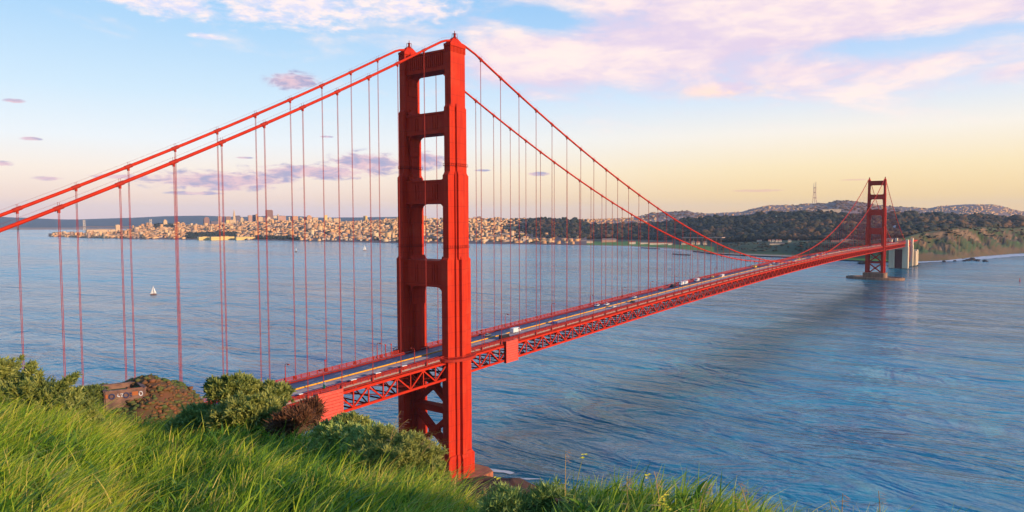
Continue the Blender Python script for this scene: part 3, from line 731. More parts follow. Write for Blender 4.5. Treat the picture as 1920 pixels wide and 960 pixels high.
# ------------------------------------------------------------------ lamps, sign, deck boxes
def make_lamp(side, lab, grp):
    T = empty('street_lamp'); tag(T, lab, 'street lamp', grp); d = -side
    m = MB(); m.tube([(0, 0, 0), (0, 0, 6.2)], [0.2, 0.13], 8); m.lathe([(0.34, 0), (0.34, 0.7), (0.2, 0.9)], 8); m.build('lamp_post', M['railred'], T)
    m = MB(); m.tube([(0, 0, 6.1), (0, 0, 6.7), (0, d*0.25, 7.05), (0, d*0.7, 7.2), (0, d*1.7, 7.2)], 0.11, 6); m.build('lamp_arm', M['railred'], T)
    m = MB(); m.box((0, d*2.05, 7.12), (0.55, 1.0, 0.36), 0, 0.7); hd = m.build('lamp_head', M['railred'], T)
    m = MB(); m.box((0, d*2.05, 6.9), (0.42, 0.75, 0.08)); m.build('lens', M['lampglass'], hd)
    return T
def copy_tree(o, parent=None):
    c = o.copy(); COL.objects.link(c)
    if parent: c.parent = parent
    for ch in list(o.children): copy_tree(ch, c)
    return c
lxs = [-71+47.5*k for k in range(36) if abs(-71+47.5*k-1280) > 12]
for side, lab, grp in ((1, 'red street lamp with arm on the far railing side of the bridge road', 'street lamps along the east walk'),
                       (-1, 'red street lamp with arm on the truss side of the bridge road nearest us', 'street lamps along the west walk')):
    proto = make_lamp(side, lab, grp)
    for i, x in enumerate(lxs):
        o = proto if i == 0 else copy_tree(proto)
        o.location = (x, side*(12.3 if side > 0 else 10.3), zr(x)+0.24)
x = -70.5; T = empty('road_sign', (x-0.6, -10.9, zr(x)+0.24)); tag(T, 'small green and white sign below the lamp near the large slatted box', 'sign')
m = MB(); m.tube([(0, 0, 0), (0, 0, 3.3)], 0.09, 6); m.build('sign_post', M['railred'], T)
m = MB(); m.box((-0.12, 0, 1.6), (0.08, 1.25, 1.4)); m.build('green_panel', M['signgreen'], T)
m = MB(); m.box((-0.12, 0, 2.85), (0.08, 1.0, 0.9)); m.build('white_panel', M['white'], T)
for i, (xx, lab) in enumerate(((-82.5, 'red call box with white lid on the walk left of the slatted box'), (-58.5, 'white topped red cabinet right of the green sign'), (-46, 'white topped red cabinet midway between sign and tower'), (-31.5, 'white topped red cabinet nearest the near tower'))):
    T = empty('deck_cabinet', (xx, -12.0, zr(xx)+0.24)); tag(T, lab, 'cabinet', 'cabinets along the west walk')
    m = MB(); m.box((0, 0, 0.75), (1.5 if i == 0 else 2.6, 1.0, 1.5)); m.build('cabinet_body', M['railred'], T)
    m = MB(); m.box((0, 0, 1.6), (1.6 if i == 0 else 2.8, 1.1, 0.22)); m.build('lid', M['white'], T)
for i, (xx, yy, lab) in enumerate(((-18.5, 12.3, 'taller of two red posts beside the lamp left of the tower'), (-15, 12.3, 'second red post between lamp and near tower'), (-52, 12.3, 'lone red post on the far walk where a suspender lands'))):
    T = empty('signal_post', (xx, yy, zr(xx)+0.24)); tag(T, lab, 'post')
    m = MB(); m.tube([(0, 0, 0), (0, 0, 5.0-0.3*i)], 0.17, 6); m.build('post_shaft', M['railred'], T)
    m = MB(); m.lathe([(0.3, 0), (0.3, 0.6), (0.15, 0.7)], 8, (0, 0, 5.0-0.3*i)); m.build('post_cap', M['red'], T)

# ------------------------------------------------------------------ vehicles
def car_proto(col, van=False):
    L, wd = (4.6, 1.85) if not van else (6.6, 2.2)
    T = empty('parked_car' if False else ('delivery_van' if van else 'car'))
    m = MB()
    if van: prof = [(-3.3, .35), (3.3, .35), (3.3, 1.15), (2.9, 1.35), (2.2, 2.5), (-3.3, 2.6)]
    else: prof = [(-2.3, .35), (2.3, .35), (2.3, .75), (1.15, .95), (-1.9, 1.0), (-2.3, .9)]
    n_ = len(prof); vs = [(px, -wd/2, pz) for px, pz in prof]+[(px, wd/2, pz) for px, pz in prof]
    fs = [tuple(range(n_)), tuple(range(2*n_-1, n_-1, -1))]+[(k, n_+k, n_+(k+1) % n_, (k+1) % n_) for k in range(n_)]
    m.add(vs, fs)
    if not van: m.box((-0.35, 0, 1.43), (1.5, 1.45, 0.06))
    m.build('body', col, T)
    m = MB()
    if van: m.box((2.45, 0, 1.95), (0.5, 1.9, 0.62)); m.box((1.6, 0, 1.9), (1.0, 2.24, 0.6))
    else: m.box((-0.35, 0, 1.2), (2.5, 1.6, 0.44), 0, 0.62)
    m.build('window', M['glass'], T)
    for sx in (-1, 1):
        for s2 in (-1, 1):
            m = MB(); m.lathe([(0.34, -0.12), (0.34, 0.12)], 10)
            for i_ in range(len(m.v)): p = m.v[i_]; m.v[i_] = (p[0]+sx*L*0.31, s2*(wd/2-0.1)+p[2], 0.34+p[1])
            m.build('wheel', M['tyre'], T)
    return T
def colm(n, c): return paint(n, c, rough=0.3, spec=0.5)
CC = {'white': colm('white_car_paint', (0.6, 0.6, 0.6)), 'silver': colm('silver_car_paint', (0.5, 0.5, 0.52)), 'black': colm('black_car_paint', (0.02, 0.02, 0.025)),
      'blue': colm('blue_car_paint', (0.03, 0.04, 0.22)), 'yellow': colm('yellow_car_paint', (0.8, 0.5, 0.05)), 'red': colm('dark_red_car_paint', (0.3, 0.03, 0.03)), 'grey': colm('grey_car_paint', (0.14, 0.14, 0.15))}
PROTO = {}
def deckhit(u, v):
    a = 200.0
    for _ in range(30):
        d = ray(u, v); D0 = (zr(a)+0.6-CAM[2])/d[2]; p = CAM+d*D0; a = 0.5*a+0.5*p[0]
    return p
lanes = np.array([-7.75, -4.65, -1.6, 1.6, 4.65, 7.75])
CARS = [(912, 629, 'grey', 'grey car in the far lane just past the near tower'), (966, 621, 'white', 'white van just right of the near tower'), (945, 632, 'black', 'black car behind the white van near the tower'),
        (1039, 605, 'blue', 'dark blue car in the near lanes beside the railing'), (1120, 572, 'silver', 'silver car on the far lanes behind a white car'), (1138, 569.5, 'white', 'white car on the far lanes ahead of a silver car'),
        (1151, 575, 'white', 'white car close to the yellow line on the near lanes'), (1190, 556, 'silver', 'silver car on the far lanes side by side with a black car'), (1187, 565, 'black', 'black car on the near lanes side by side with a silver car'),
        (1241, 540.5, 'grey', 'grey car on the far lanes with a dark car ahead'), (1263, 535.5, 'black', 'black car following a white van on the far lanes'), (1279, 533, 'white', 'white van on the far lanes past the black car'),
        (1286, 528.5, 'white', 'white car on the outermost far lane beside the van'), (1308, 526, 'silver', 'silver car on the far lanes past the white van'), (1322, 523, 'grey', 'grey car in mid span near the lamp'), (1337, 518, 'yellow', 'yellow taxi coming towards us on the span'),
        (1355, 518, 'white', 'white van at the middle of the visible road'), (1285, 531, None, None), (1376, 511, 'silver', None), (1354, 519, None, None), (1388, 506, 'white', None), (1403, 502, 'white', None), (1417, 499.5, 'yellow', 'yellow bus like van far along the span')]
used = []
def put_car(col, van, x, y, lab, grp=None):
    key = (col, van)
    if key not in PROTO: PROTO[key] = o = car_proto(CC[col], van)
    else: o = copy_tree(PROTO[key])
    for k_ in ('group',):
        if k_ in o: del o[k_]
    o.location = (x, y, zr(x)); o.rotation_euler = (0, -math.atan(zr(x+1)-zr(x)), 0 if y < 0 else 0)
    if y > 0: o.rotation_euler[2] = math.pi; o.rotation_euler[1] = math.atan(zr(x+1)-zr(x))
    tag(o, lab, 'van' if van else 'car', grp)
for u, v, c, lab in CARS:
    if c is None or lab is None: continue
    p = deckhit(u, v); y = lanes[np.argmin(abs(lanes-p[1]))]; van = 'van' in lab
    # keep the bearing: slide along the lane to the same image column
    h = hdir(u); D = (y-CAM[1])/h[1]; x = CAM[0]+h[0]*D
    put_car(c, van, x, y, lab); used.append((x, y))
far_cols = ['white', 'white', 'silver', 'white', 'silver', 'grey', 'yellow', 'white', 'black', 'red']
lab_far = {c: f'tiny {("dark red" if c == "red" else c)} car far along the span towards the distant tower' for c in set(far_cols)}
for k in range(46):
    x = 560+k*22+rng.uniform(-8, 8); y = lanes[rng.integers(0, 6)]; c = far_cols[k % 10]
    if any(abs(x-a) < 9 and abs(y-b) < 1 for a, b in used): continue
    used.append((x, y)); put_car(c, False, x, y, lab_far[c], f'{"dark red" if c == "red" else c} cars far along the bridge')

# ------------------------------------------------------------------ city
def facade(name, wall, dark, sx=3.4, sz=3.6):
    """wall with a grid of window openings"""
    m, g, b = new_mat(name); b.inputs['Roughness'].default_value = 0.75
    tc = g.n('ShaderNodeTexCoord').outputs['Object']; sp = g.n('ShaderNodeSeparateXYZ'); g.put(sp.inputs[0], tc)
    h = g.m('ADD', sp.outputs[0], sp.outputs[1])
    fx = g.m('FRACT', g.m('DIVIDE', h, sx)); fz = g.m('FRACT', g.m('DIVIDE', sp.outputs[2], sz))
    w = g.m('MULTIPLY', g.m('MULTIPLY', g.m('GREATER_THAN', fx, 0.3), g.m('LESS_THAN', fx, 0.8)), g.m('MULTIPLY', g.m('GREATER_THAN', fz, 0.25), g.m('LESS_THAN', fz, 0.8)))
    g.put(b.inputs['Base Color'], g.mix(w, rgb(wall), rgb(dark)))
    return m
FC = {'gold': facade('tan_facade', (0.56, 0.38, 0.20), (0.26, 0.16, 0.09), 5, 6), 'pale': facade('pale_facade', (0.60, 0.45, 0.29), (0.26, 0.18, 0.13), 5, 6),
      'brown': facade('brown_facade', (0.24, 0.12, 0.085), (0.12, 0.06, 0.055), 6, 7), 'dark': facade('dark_facade', (0.11, 0.085, 0.11), (0.06, 0.05, 0.075), 6, 7),
      'rose': facade('rose_facade', (0.46, 0.25, 0.17), (0.22, 0.12, 0.10), 5, 6), 'yellow': facade('bright_yellow_facade', (0.72, 0.47, 0.14), (0.40, 0.25, 0.08), 7, 9),
      'white': facade('white_facade', (0.70, 0.57, 0.42), (0.34, 0.26, 0.2), 5, 6), 'orange': facade('orange_facade', (0.52, 0.25, 0.11), (0.28, 0.14, 0.07), 5, 6)}
M['roof'] = paint('flat_roof', (0.20, 0.15, 0.13), (0.14, 0.11, 0.10), 0.1, 0.9)
M['tileroof'] = paint('red_tile_roof', (0.34, 0.11, 0.06), (0.26, 0.08, 0.05), 0.3, 0.85)
def highrise(u0, u1, vt, vb, D, mat, style, lab, name='office_tower', cat='tower block'):
    uc = (u0+u1)/2; x, y = pd(uc, D); zt_ = zv(uc, vt, D); zb = zv(uc, vb, D)-14; w = (u1-u0)/F*D; h = zt_-zb
    T = empty(name, (x, y, zb), math.atan2(*(hdir(uc)[::-1]))-math.pi/2+0.18); tag(T, lab, cat)
    d = min(w*0.85, 55); w *= 0.90
    m = MB()
    if style == 'pyramid':
        m.prism([(-w/2, -w/2), (w/2, -w/2), (w/2, w/2), (-w/2, w/2)], 0, h*0.74, 0.36)
        m.prism([(-w*.18, -w*.18), (w*.18, -w*.18), (w*.18, w*.18), (-w*.18, w*.18)], h*0.74, h, 0.08)
        for s in (-1, 1): m.box((s*w*0.22, 0, h*0.55), (w*0.12, w*0.2, h*0.34), 0, 0.7)
        m.build('tower_wall', FC[mat], T); return
    if style == 'round':
        m.prism([(-w/2, -d/2), (w/2, -d/2), (w/2, d/2), (-w/2, d/2)], 0, h*0.72)
        pts = [(w/2*math.cos(a), h*0.72+h*0.28*math.sin(a)) for a in np.linspace(0, math.pi, 11)]
        n_ = len(pts); m.add([(px, -d/2, pz) for px, pz in pts]+[(px, d/2, pz) for px, pz in pts], [tuple(range(n_)), tuple(range(2*n_-1, n_-1, -1))]+[(k, n_+k, n_+(k+1) % n_, (k+1) % n_) for k in range(n_)])
        m.build('tower_wall', FC[mat], T); return
    if style == 'step':
        m.box((0, 0, h*0.40), (w, d, h*0.80)); m.box((0, 0, h*0.87), (w*0.66, d*0.7, h*0.14)); m.box((0, 0, h*0.97), (w*0.3, d*0.35, h*0.06))
        m.build('tower_wall', FC[mat], T); return
    if style == 'notch':
        m.box((0, 0, h*0.48), (w, d, h*0.96)); m.box((0, 0, h*0.98), (w*0.8, d*0.8, h*0.04))
        for s in (-1, 1):
            for k in range(4): m.box((-w*0.36+k*w*0.24, s*d*0.51, h*0.47), (w*0.12, d*0.06, h*0.92))
        m.build('tower_wall', FC[mat], T); return
    if style == 'spike':
        m.box((0, 0, h*0.36), (w, d, h*0.72)); m.box((0, 0, h*0.8), (w*0.6, d*0.6, h*0.16)); m.prism([(-w*.25, -d*.25), (w*.25, -d*.25), (w*.25, d*.25), (-w*.25, d*.25)], h*0.88, h, 0.1)
        m.build('tower_wall', FC[mat], T); return
    m.box((0, 0, h/2), (w, d, h)); m.box((w*0.1, 0, h+1.2), (w*0.35, d*0.4, 2.4)); m.build('tower_wall', FC[mat], T)
    q = MB(); q.box((0, 0, h+0.35), (w*1.02, d*1.02, 0.7)); q.build('roof', M['roof'], T)
c1 = lambda x: 370+x/9.6
c2_ = lambda x: 560+x/9.6
r1 = lambda y: 380+y/9.6
r2 = lambda y: 390+y/9.6
HR = [  # zoomed columns and rows of the skyline: x0 x1 ytop ybase depth material style label
 (112, 210, 255, 400, 6900, 'brown', 'round', 'brown tower with a rounded crown at the left end of the skyline'),
 (235, 365, 335, 410, 6700, 'dark', 'flat', 'long low dark office block right of the round crowned tower'),
 (368, 440, 250, 400, 7000, 'rose', 'flat', 'rose block behind the paired suspenders left of the pyramid'),
 (400, 495, 360, 450, 6200, 'white', 'flat', 'low cream block in front of the rose block'),
 (505, 600, 250, 340, 7200, 'brown', 'flat', 'brown flat topped tower directly left of the pyramid tower'),
 (515, 575, 315, 450, 6300, 'yellow', 'flat', 'left one of two adjoining golden slabs below the pyramid'),
 (578, 638, 310, 445, 6320, 'gold', 'flat', 'right one of two adjoining golden slabs below the pyramid'),
 (630, 700, 115, 375, 6900, 'gold', 'pyramid', 'slender pale pyramid tower with needle tip'),
 (688, 770, 235, 345, 7300, 'dark', 'flat', 'dark slab standing right behind the pyramid tower'),
 (772, 830, 262, 350, 6900, 'gold', 'step', 'tan stepped tower right of the dark slab'),
 (832, 890, 295, 350, 7000, 'dark', 'step', 'short dark block in the gap right of the tan stepped tower'),
 (912, 985, 230, 330, 7000, 'rose', 'flat', 'rose tower left of a slim dark tower'),
 (995, 1050, 222, 330, 7200, 'dark', 'flat', 'slim dark tower beside the single suspender right of the pyramid'),
 (1052, 1085, 205, 330, 7000, 'orange', 'flat', 'narrow orange tower behind that single suspender'),
 (1090, 1175, 258, 385, 6600, 'gold', 'flat', 'broad golden block left of the tall dark brown tower'),
 (1178, 1225, 270, 370, 6800, 'brown', 'flat', 'small brown block tucked beside the broad golden block'),
 (1232, 1360, 130, 330, 7100, 'brown', 'notch', 'tallest dark brown tower with notched faces'),
 (1235, 1335, 245, 380, 6300, 'pale', 'spike', 'bright pale peaked block in front of the tallest brown tower'),
 (1362, 1435, 238, 330, 6900, 'pale', 'flat', 'pale tower right of the tallest brown tower'),
 (1438, 1475, 205, 300, 7300, 'gold', 'step', 'little tan turret rising behind the broad rose block'),
 (1440, 1592, 240, 345, 6800, 'rose', 'flat', 'broad rose block right of the tallest tower'),
 (1640, 1700, 258, 330, 6900, 'pale', 'flat', 'pale grey block left of a suspender past the broad rose block'),
 (1705, 1810, 245, 330, 6900, 'orange', 'flat', 'orange brown block behind the same suspender'),
 (1825, 1905, 265, 330, 6800, 'gold', 'step', 'tan stepped block on the ridge right of the orange brown block')]
for a, b, t0, t1, D, mt, stl, lab in HR: highrise(c1(a), c1(b), r1(t0), r1(t1), D, mt, stl, lab)
HR2 = [
 (90, 135, 165, 245, 6700, 'brown', 'flat', 'narrow brown block left of the domed hotel on the ridge'),
 (138, 240, 128, 245, 6700, 'orange', 'step', 'orange hotel block with a small dome like top on the ridge'),
 (242, 345, 172, 245, 6600, 'gold', 'flat', 'wide tan block right of the domed hotel'),
 (462, 518, 130, 258, 6300, 'yellow', 'flat', 'slim bright yellow tower alone on the ridge'),
 (525, 602, 160, 255, 6400, 'gold', 'spike', 'tan peaked block just right of the slim yellow tower'),
 (615, 750, 188, 275, 6300, 'gold', 'flat', 'wide golden block right of the peaked tan block'),
 (920, 1000, 240, 290, 6000, 'orange', 'flat', 'low orange block left of the paired pale and gold tower'),
 (1002, 1095, 232, 285, 6050, 'rose', 'flat', 'low rose block behind a suspender on the middle ridge'),
 (1165, 1198, 140, 300, 5900, 'pale', 'flat', 'thin pale grey slab attached left of a gold tower'),
 (1199, 1238, 142, 300, 5880, 'yellow', 'flat', 'tall gold tower alone between two suspenders left of the near bridge tower'),
 (1235, 1320, 272, 385, 5300, 'white', 'flat', 'grey white block lower on the slope below the tall gold tower'),
 (1180, 1222, 305, 390, 5200, 'dark', 'flat', 'slim dark block beside the grey white block on the slope'),
 (1365, 1425, 262, 350, 5400, 'dark', 'flat', 'dusky block on the slope right of the grey white block'),
 (1405, 1470, 222, 270, 5900, 'gold', 'flat', 'tan block on the crest left of an orange tower'),
 (1535, 1605, 180, 265, 5800, 'orange', 'step', 'orange stepped tower on the crest near the bridge tower'),
 (1690, 1760, 235, 330, 5300, 'pale', 'flat', 'pale slab half hidden by the near bridge tower')]
for a, b, t0, t1, D, mt, stl, lab in HR2: highrise(c2_(a), c2_(b), r2(t0), r2(t1), D, mt, stl, lab)
highrise(790, 800, 405, 420, 5300, 'gold', 'flat', 'left block seen through the near tower opening')
highrise(803, 812, 409, 421, 5300, 'pale', 'step', 'right block seen through the near tower opening')
highrise(887, 893, 407, 416, 5400, 'rose', 'flat', 'small rose block on the ridge right of the near tower')
highrise(895, 902, 406, 416, 5450, 'brown', 'flat', 'small brown block on the ridge right of the rose block')
highrise(306, 313, 411.5, 421, 5700, 'gold', 'step', 'slender fluted lookout tower on the wooded hilltop', 'lookout_tower', 'tower')
highrise(216, 224, 421.5, 433, 6200, 'gold', 'flat', 'squat tan block at the waterfront tip')
highrise(162, 214, 430.5, 437, 6000, 'gold', 'flat', 'long low sunlit warehouse on the waterfront tip', 'warehouse', 'warehouse')
for (u0, u1, vt, vb, lab) in ((370, 392, 444, 449.5, 'first sunlit pier shed on the waterfront, furthest left'), (393, 438, 443.5, 449.5, 'long sunlit pier shed in the middle of the waterfront'), (440, 476, 444.2, 450, 'sunlit pier shed at the right end of the waterfront row')):
    D = dshore((u0+u1)/2, 449.9)+8; highrise(u0, u1, vt, vb, D, 'yellow', 'flat', lab, 'pier_shed', 'shed')
# hospital on the hill, tall mast on its ridge
for (u0, u1, vt, lab) in ((1538, 1552, 393, 'left wing of the pale hospital on the hillside'), (1552.5, 1564, 392, 'middle wing of the pale hospital on the hillside'), (1564.5, 1576, 392.5, 'right wing of the pale hospital on the hillside'), (1519, 1528, 397.5, 'separate pale block left of the hillside hospital')):
    highrise(u0, u1, vt, 404, 5550, 'pale', 'flat', lab, 'hospital_block', 'hospital')
D = 7800; x, y = pd(1526.7, D); zb = zv(1526.7, 381, D); zt_ = zv(1526.7, 341, D); h = zt_-zb
T = empty('lattice_mast', (x, y, zb), YAW); tag(T, 'tall red and white three legged broadcasting mast on the ridge', 'mast')
m = MB(); leg = lambda q: 24*(1-q*0.9) if q < 0.5 else (13.2-(q-0.5)*2 if q < 0.72 else 14)
for k in range(3):
    a = math.pi/2+k*2*math.pi/3; P = [(leg(q)*math.cos(a), leg(q)*math.sin(a), q*h) for q in (0, .25, .5, .72)]; m.tube(P, 3.4, 6)
m.build('mast_leg', paint('mast_red_white', (0.55, 0.25, 0.16), (0.5, 0.35, 0.28), 0.02, .7), T)
m = MB()
for q in (.25, .5, .72):
    for k in range(3):
        a = math.pi/2+k*2*math.pi/3; b = a+2*math.pi/3; r_ = leg(q); m.beam((r_*math.cos(a), r_*math.sin(a), q*h), (r_*math.cos(b), r_*math.sin(b), q*h), 3.0, 6)
m.build('cross_arm', M['reddark'], T)
m = MB()
for k in range(3):
    a = math.pi/2+k*2*math.pi/3; m.tube([(14*math.cos(a), 14*math.sin(a), .7*h), (14*math.cos(a), 14*math.sin(a), h*(1.0 if k else 0.93))], [2.6, 1.5], 6)
m.build('antenna', M['steel'], T)
# far bay bridge: two towers and a low span
for i, (u, vt, vb, lab) in enumerate(((157.5, 412, 433.5, 'left tower of the distant grey bridge over the bay'), (282.5, 410.5, 425, 'right tower of the distant grey bridge, just left of the wooded hill'))):
    D = 9300; x, y = pd(u, D); zt_ = zv(u, vt, D)
    T = empty('far_bridge_tower', (x, y, -1), YAW); tag(T, lab, 'bridge tower')
    m = MB()
    for s in (-1, 1): m.box((0, s*11, zt_/2), (5, 6, zt_))
    m.build('tower_leg', M['conc'], T); m = MB()
    for k in range(4): m.beam((0, -11, 20+k*zt_*0.22), (0, 11, 20+(k+1)*zt_*0.2), 3); m.beam((0, 11, 20+k*zt_*0.22), (0, -11, 20+(k+1)*zt_*0.2), 3)
    m.build('tower_brace', M['conc'], T)
a = at(150, 425.3, 9300); b = at(300, 424.5, 9300); m = MB(); m.beam(a, b, 14, 9); o = m.build('far_bridge_span', M['pier']); tag(o, 'thin low deck of the distant bridge crossing the bay', 'bridge deck')

# ---- houses
HV = []
def house_mesh(k, mats):
    m = MB(); L, w, h = ((10, 9, 8), (14, 9, 7), (9, 11, 11), (18, 10, 9))[k]
    m.bb(-L/2, L/2, -w/2, w/2, -6, h); m.cur = 1
    if k in (0, 1): m.add([(-L/2-.4, -w/2-.4, h), (L/2+.4, -w/2-.4, h), (L/2+.4, w/2+.4, h), (-L/2-.4, w/2+.4, h), (-L/2, 0, h+2.8), (L/2, 0, h+2.8)], [(0, 1, 5, 4), (2, 3, 4, 5), (1, 2, 5), (3, 0, 4), (3, 2, 1, 0)])
    else: m.bb(-L/2-.2, L/2+.2, -w/2-.2, w/2+.2, h, h+0.8); m.bb(-1.5, 1.5, -1.5, 1.5, h+0.8, h+3)
    return m.mesh('house', mats)
HM = [house_mesh(k, [FC[w], M[r_]]) for k, w, r_ in ((0, 'white', 'tileroof'), (1, 'pale', 'roof'), (2, 'pale', 'roof'), (3, 'white', 'tileroof'))]
def hname(k): return 'house' if k < 3 else 'long_house'
nh = 0
hlab = {0: 'small white house with red gable among the waterfront homes', 1: 'small buff house with dark gable among the waterfront homes', 2: 'small buff flat roofed house among the waterfront homes', 3: 'long white red roofed house among the waterfront homes'}
hgrp = {0: 'white gabled waterfront houses', 1: 'buff gabled waterfront houses', 2: 'buff flat roofed waterfront houses', 3: 'long white waterfront houses'}
for i in range(215):
    u = rng.uniform(480, 1010); t = rng.uniform(1.03, 1.30)
    p, D = L_city.pts([u], [t]); k = int(rng.integers(0, 4))
    o = bpy.data.objects.new(hname(k), HM[k]); COL.objects.link(o); o.location = tuple(p[0]); o.rotation_euler[2] = YAW+rng.choice([0, math.pi/2])+0.1+rng.normal()*0.05
    tag(o, hlab[k], 'house', hgrp[k])
def boxes(name, P, dims, rz, tint, mat, label):
    n_ = len(P); c = np.array([(-1, -1), (1, -1), (1, 1), (-1, 1)])*0.5; V = np.zeros((n_, 8, 3)); ca, sa = np.cos(rz)[:, None], np.sin(rz)[:, None]
    X = c[None, :, 0]*dims[:, 0:1]; Y = c[None, :, 1]*dims[:, 1:2]
    for k in (0, 1):
        V[:, k*4:k*4+4, 0] = P[:, 0:1]+X*ca-Y*sa; V[:, k*4:k*4+4, 1] = P[:, 1:2]+X*sa+Y*ca; V[:, k*4:k*4+4, 2] = P[:, 2:3]+(dims[:, 2:3] if k else -8)
    V = np.concatenate([V, V[:, 4:8]], 1)
    f = np.array([(8, 9, 10, 11), (0, 1, 5, 4), (1, 2, 6, 5), (2, 3, 7, 6), (3, 0, 4, 7)]); Fq = (np.arange(n_)[:, None, None]*12+f[None]).reshape(-1, 4)
    tt = np.repeat(tint*0.85, 12).reshape(n_, 12); tt[:, 8:] = 0.80+0.2*((tint*7.3) % 1)[:, None]
    return tag(npmesh(name, V.reshape(-1, 3), Fq, mat, tt.ravel()), label, None, None, 'stuff')
M['houses'] = tintmat('house_walls', [(0, (0.64, 0.40, 0.19)), (0.3, (0.56, 0.30, 0.13)), (0.5, (0.42, 0.21, 0.10)), (0.7, (0.66, 0.46, 0.26)), (0.80, (0.34, 0.22, 0.16)), (1, (0.13, 0.075, 0.07))])
n_ = 7000; u = rng.uniform(96, 1085, n_); t = 1.0+rng.random(n_)**0.8*1.02
u = np.where(rng.random(n_) < 0.25, rng.uniform(96, 400, n_), u)
P, D = L_city.pts(u, t)
wood_u = ((np.abs(u-395) < 48) & (t < 1.36)) | ((u > 480) & (u < 560) & (t < 1.12)) | ((np.abs(u-306) < 20) & (t > 1.72)) | ((u > 935) & (t > 1.12) & (rng.random(n_) < np.clip((u-935)/60, 0, 0.93)))
keep = ~wood_u & (vnoise(P[:, 0]/160, P[:, 1]/160, 77)+rng.random(n_)*1.2-0.25 > 0)
P = P[keep]; u = u[keep]; n_ = len(P)
dm = np.stack([rng.uniform(10, 42, n_), rng.uniform(9, 20, n_), rng.uniform(6, 13, n_)+(rng.random(n_) < 0.05)*rng.uniform(6, 24, n_)], 1)
boxes('houses', P, dm, YAW+0.1+rng.choice([0, math.pi/2], n_), rng.random(n_), M['houses'], 'dense mass of pale houses covering the city slope')
n_ = 2600; u = rng.uniform(1040, 2020, n_); t = rng.uniform(0.75, 1.97, n_); P, D = L_hill.pts(u, t)
dens = 0.35+0.9*np.exp(-((u-1440)/60)**2)+0.9*np.exp(-((u-1860)/110)**2)-0.9*np.exp(-((u-1590)/45)**2)+0.5*(u < 1230)-0.8*np.exp(-((u-1260)/45)**2*1.0)*(t > 1.3)
keep = (vnoise(P[:, 0]/260, P[:, 1]/260, 78)*0.8+dens > rng.random(n_)*1.3); P = P[keep]; n_ = len(P)
boxes('houses', P, np.stack([rng.uniform(8, 26, n_), rng.uniform(8, 14, n_), rng.uniform(4, 9, n_)], 1), YAW+0.1+rng.choice([0, math.pi/2], n_), rng.random(n_)*0.8, M['houses'], 'scattered pale houses on the hazy hills behind')
# buildings on the flats and among the trees
FL = [  # u0 u1 vtop vbase  kind label
 (1180, 1192, 452, 457.5, 'white', 'flat', 'white low hall with ridge at the left end of the meadow'), (1200, 1216, 453.5, 457.5, 'white', 'flat', 'white long shed left of the pairs of sheds behind the meadow'), (1218, 1252, 454, 458.5, 'white', 'flat', 'longest white shed behind the meadow'),
 (1253, 1262, 454.5, 459, 'white', 'flat', 'short white shed at the right end of the long shed'), (1278, 1290, 453.5, 459, 'pale', 'flat', 'buff cottage beside the harbour meadow'), (1297, 1303, 451.5, 459, 'pale', 'flat', 'narrow buff house left of the viaduct foot'),
 (1306, 1313, 452.5, 458.5, 'white', 'flat', 'white house in the middle under the viaduct'), (1319, 1326, 452, 459, 'pale', 'flat', 'buff gabled house under the right end of the viaduct'),
 (1342, 1350, 473.5, 477, 'white', 'flat', 'white shed near the harbour edge'), (1352, 1362, 474, 477.5, 'white', 'flat', 'white long shed right of the harbour shed'), (1369, 1377, 473.5, 477.5, 'pale', 'flat', 'buff small house by the sea wall'),
 (1420, 1429, 449, 453, 'white', 'flat', 'white house left of the terrace row on the wooded slope'), (1441, 1446, 449, 453.5, 'white', 'flat', 'first white gabled house of the terrace row'), (1448, 1453, 448.8, 453.5, 'white', 'flat', 'second white gabled house of the terrace row'),
 (1455, 1460, 448.8, 453.5, 'white', 'flat', 'third white gabled house of the terrace row'), (1461.5, 1466, 449, 453.5, 'white', 'flat', 'last white gabled house of the terrace row'), (1444, 1472, 455, 458.5, 'pale', 'flat', 'long buff garage below the terrace row'),
 (1478, 1484, 449, 454, 'pale', 'flat', 'buff house alone right of the terrace row'), (1497, 1507, 447, 451, 'orange', 'flat', 'red roofed barracks among the trees left of the far tower'),
 (1590, 1600, 428, 434, 'white', 'round', 'white domed hall among trees left of the far tower'), (1612, 1623, 429, 432.5, 'white', 'flat', 'white long house tucked left of the far tower'), (1674, 1683, 423, 430, 'white', 'round', 'white arched hall among trees right of the far tower'),
 (1560, 1574, 450.5, 454.5, 'rose', 'flat', 'rose barracks furthest left on the far approach'), (1578, 1596, 448, 452.5, 'rose', 'flat', 'rose long barracks above the span left of the far tower'), (1599, 1618, 446.5, 450.5, 'orange', 'flat', 'orange barracks nearest the far tower left leg'),
 (1634, 1650, 443.5, 449, 'rose', 'flat', 'rose block seen between the far tower legs'), (1664, 1676, 446.5, 450.5, 'rose', 'flat', 'rose barracks just right of the far tower'), (1680, 1691, 448, 451.5, 'orange', 'flat', 'orange shed on the far approach near the pylon'),
 (940, 972, 437, 443.5, 'gold', 'flat', 'long tan barracks on the slope right of the near tower'), (974, 982, 434.5, 442, 'yellow', 'flat', 'bright yellow end house of the tan barracks'), (905, 938, 441, 446, 'gold', 'flat', 'low tan barracks left of the long tan barracks'),
 (1034, 1066, 440, 445.5, 'pale', 'flat', 'pale range of offices in front of the dark wood'), (1068, 1105, 441, 445.5, 'white', 'flat', 'white range right of the pale offices by the wood'), (1062, 1112, 450, 456, 'pale', 'flat', 'long grey hall behind the beach'),
 (1128, 1156, 447, 454, 'rose', 'flat', 'dusky long hangar right of the long grey hall'), (970, 1050, 450.5, 455, 'rose', 'flat', 'long dusky hangar behind the marina shore'), (1136, 1144, 436, 440, 'white', 'flat', 'white block alone in the dark wood')]
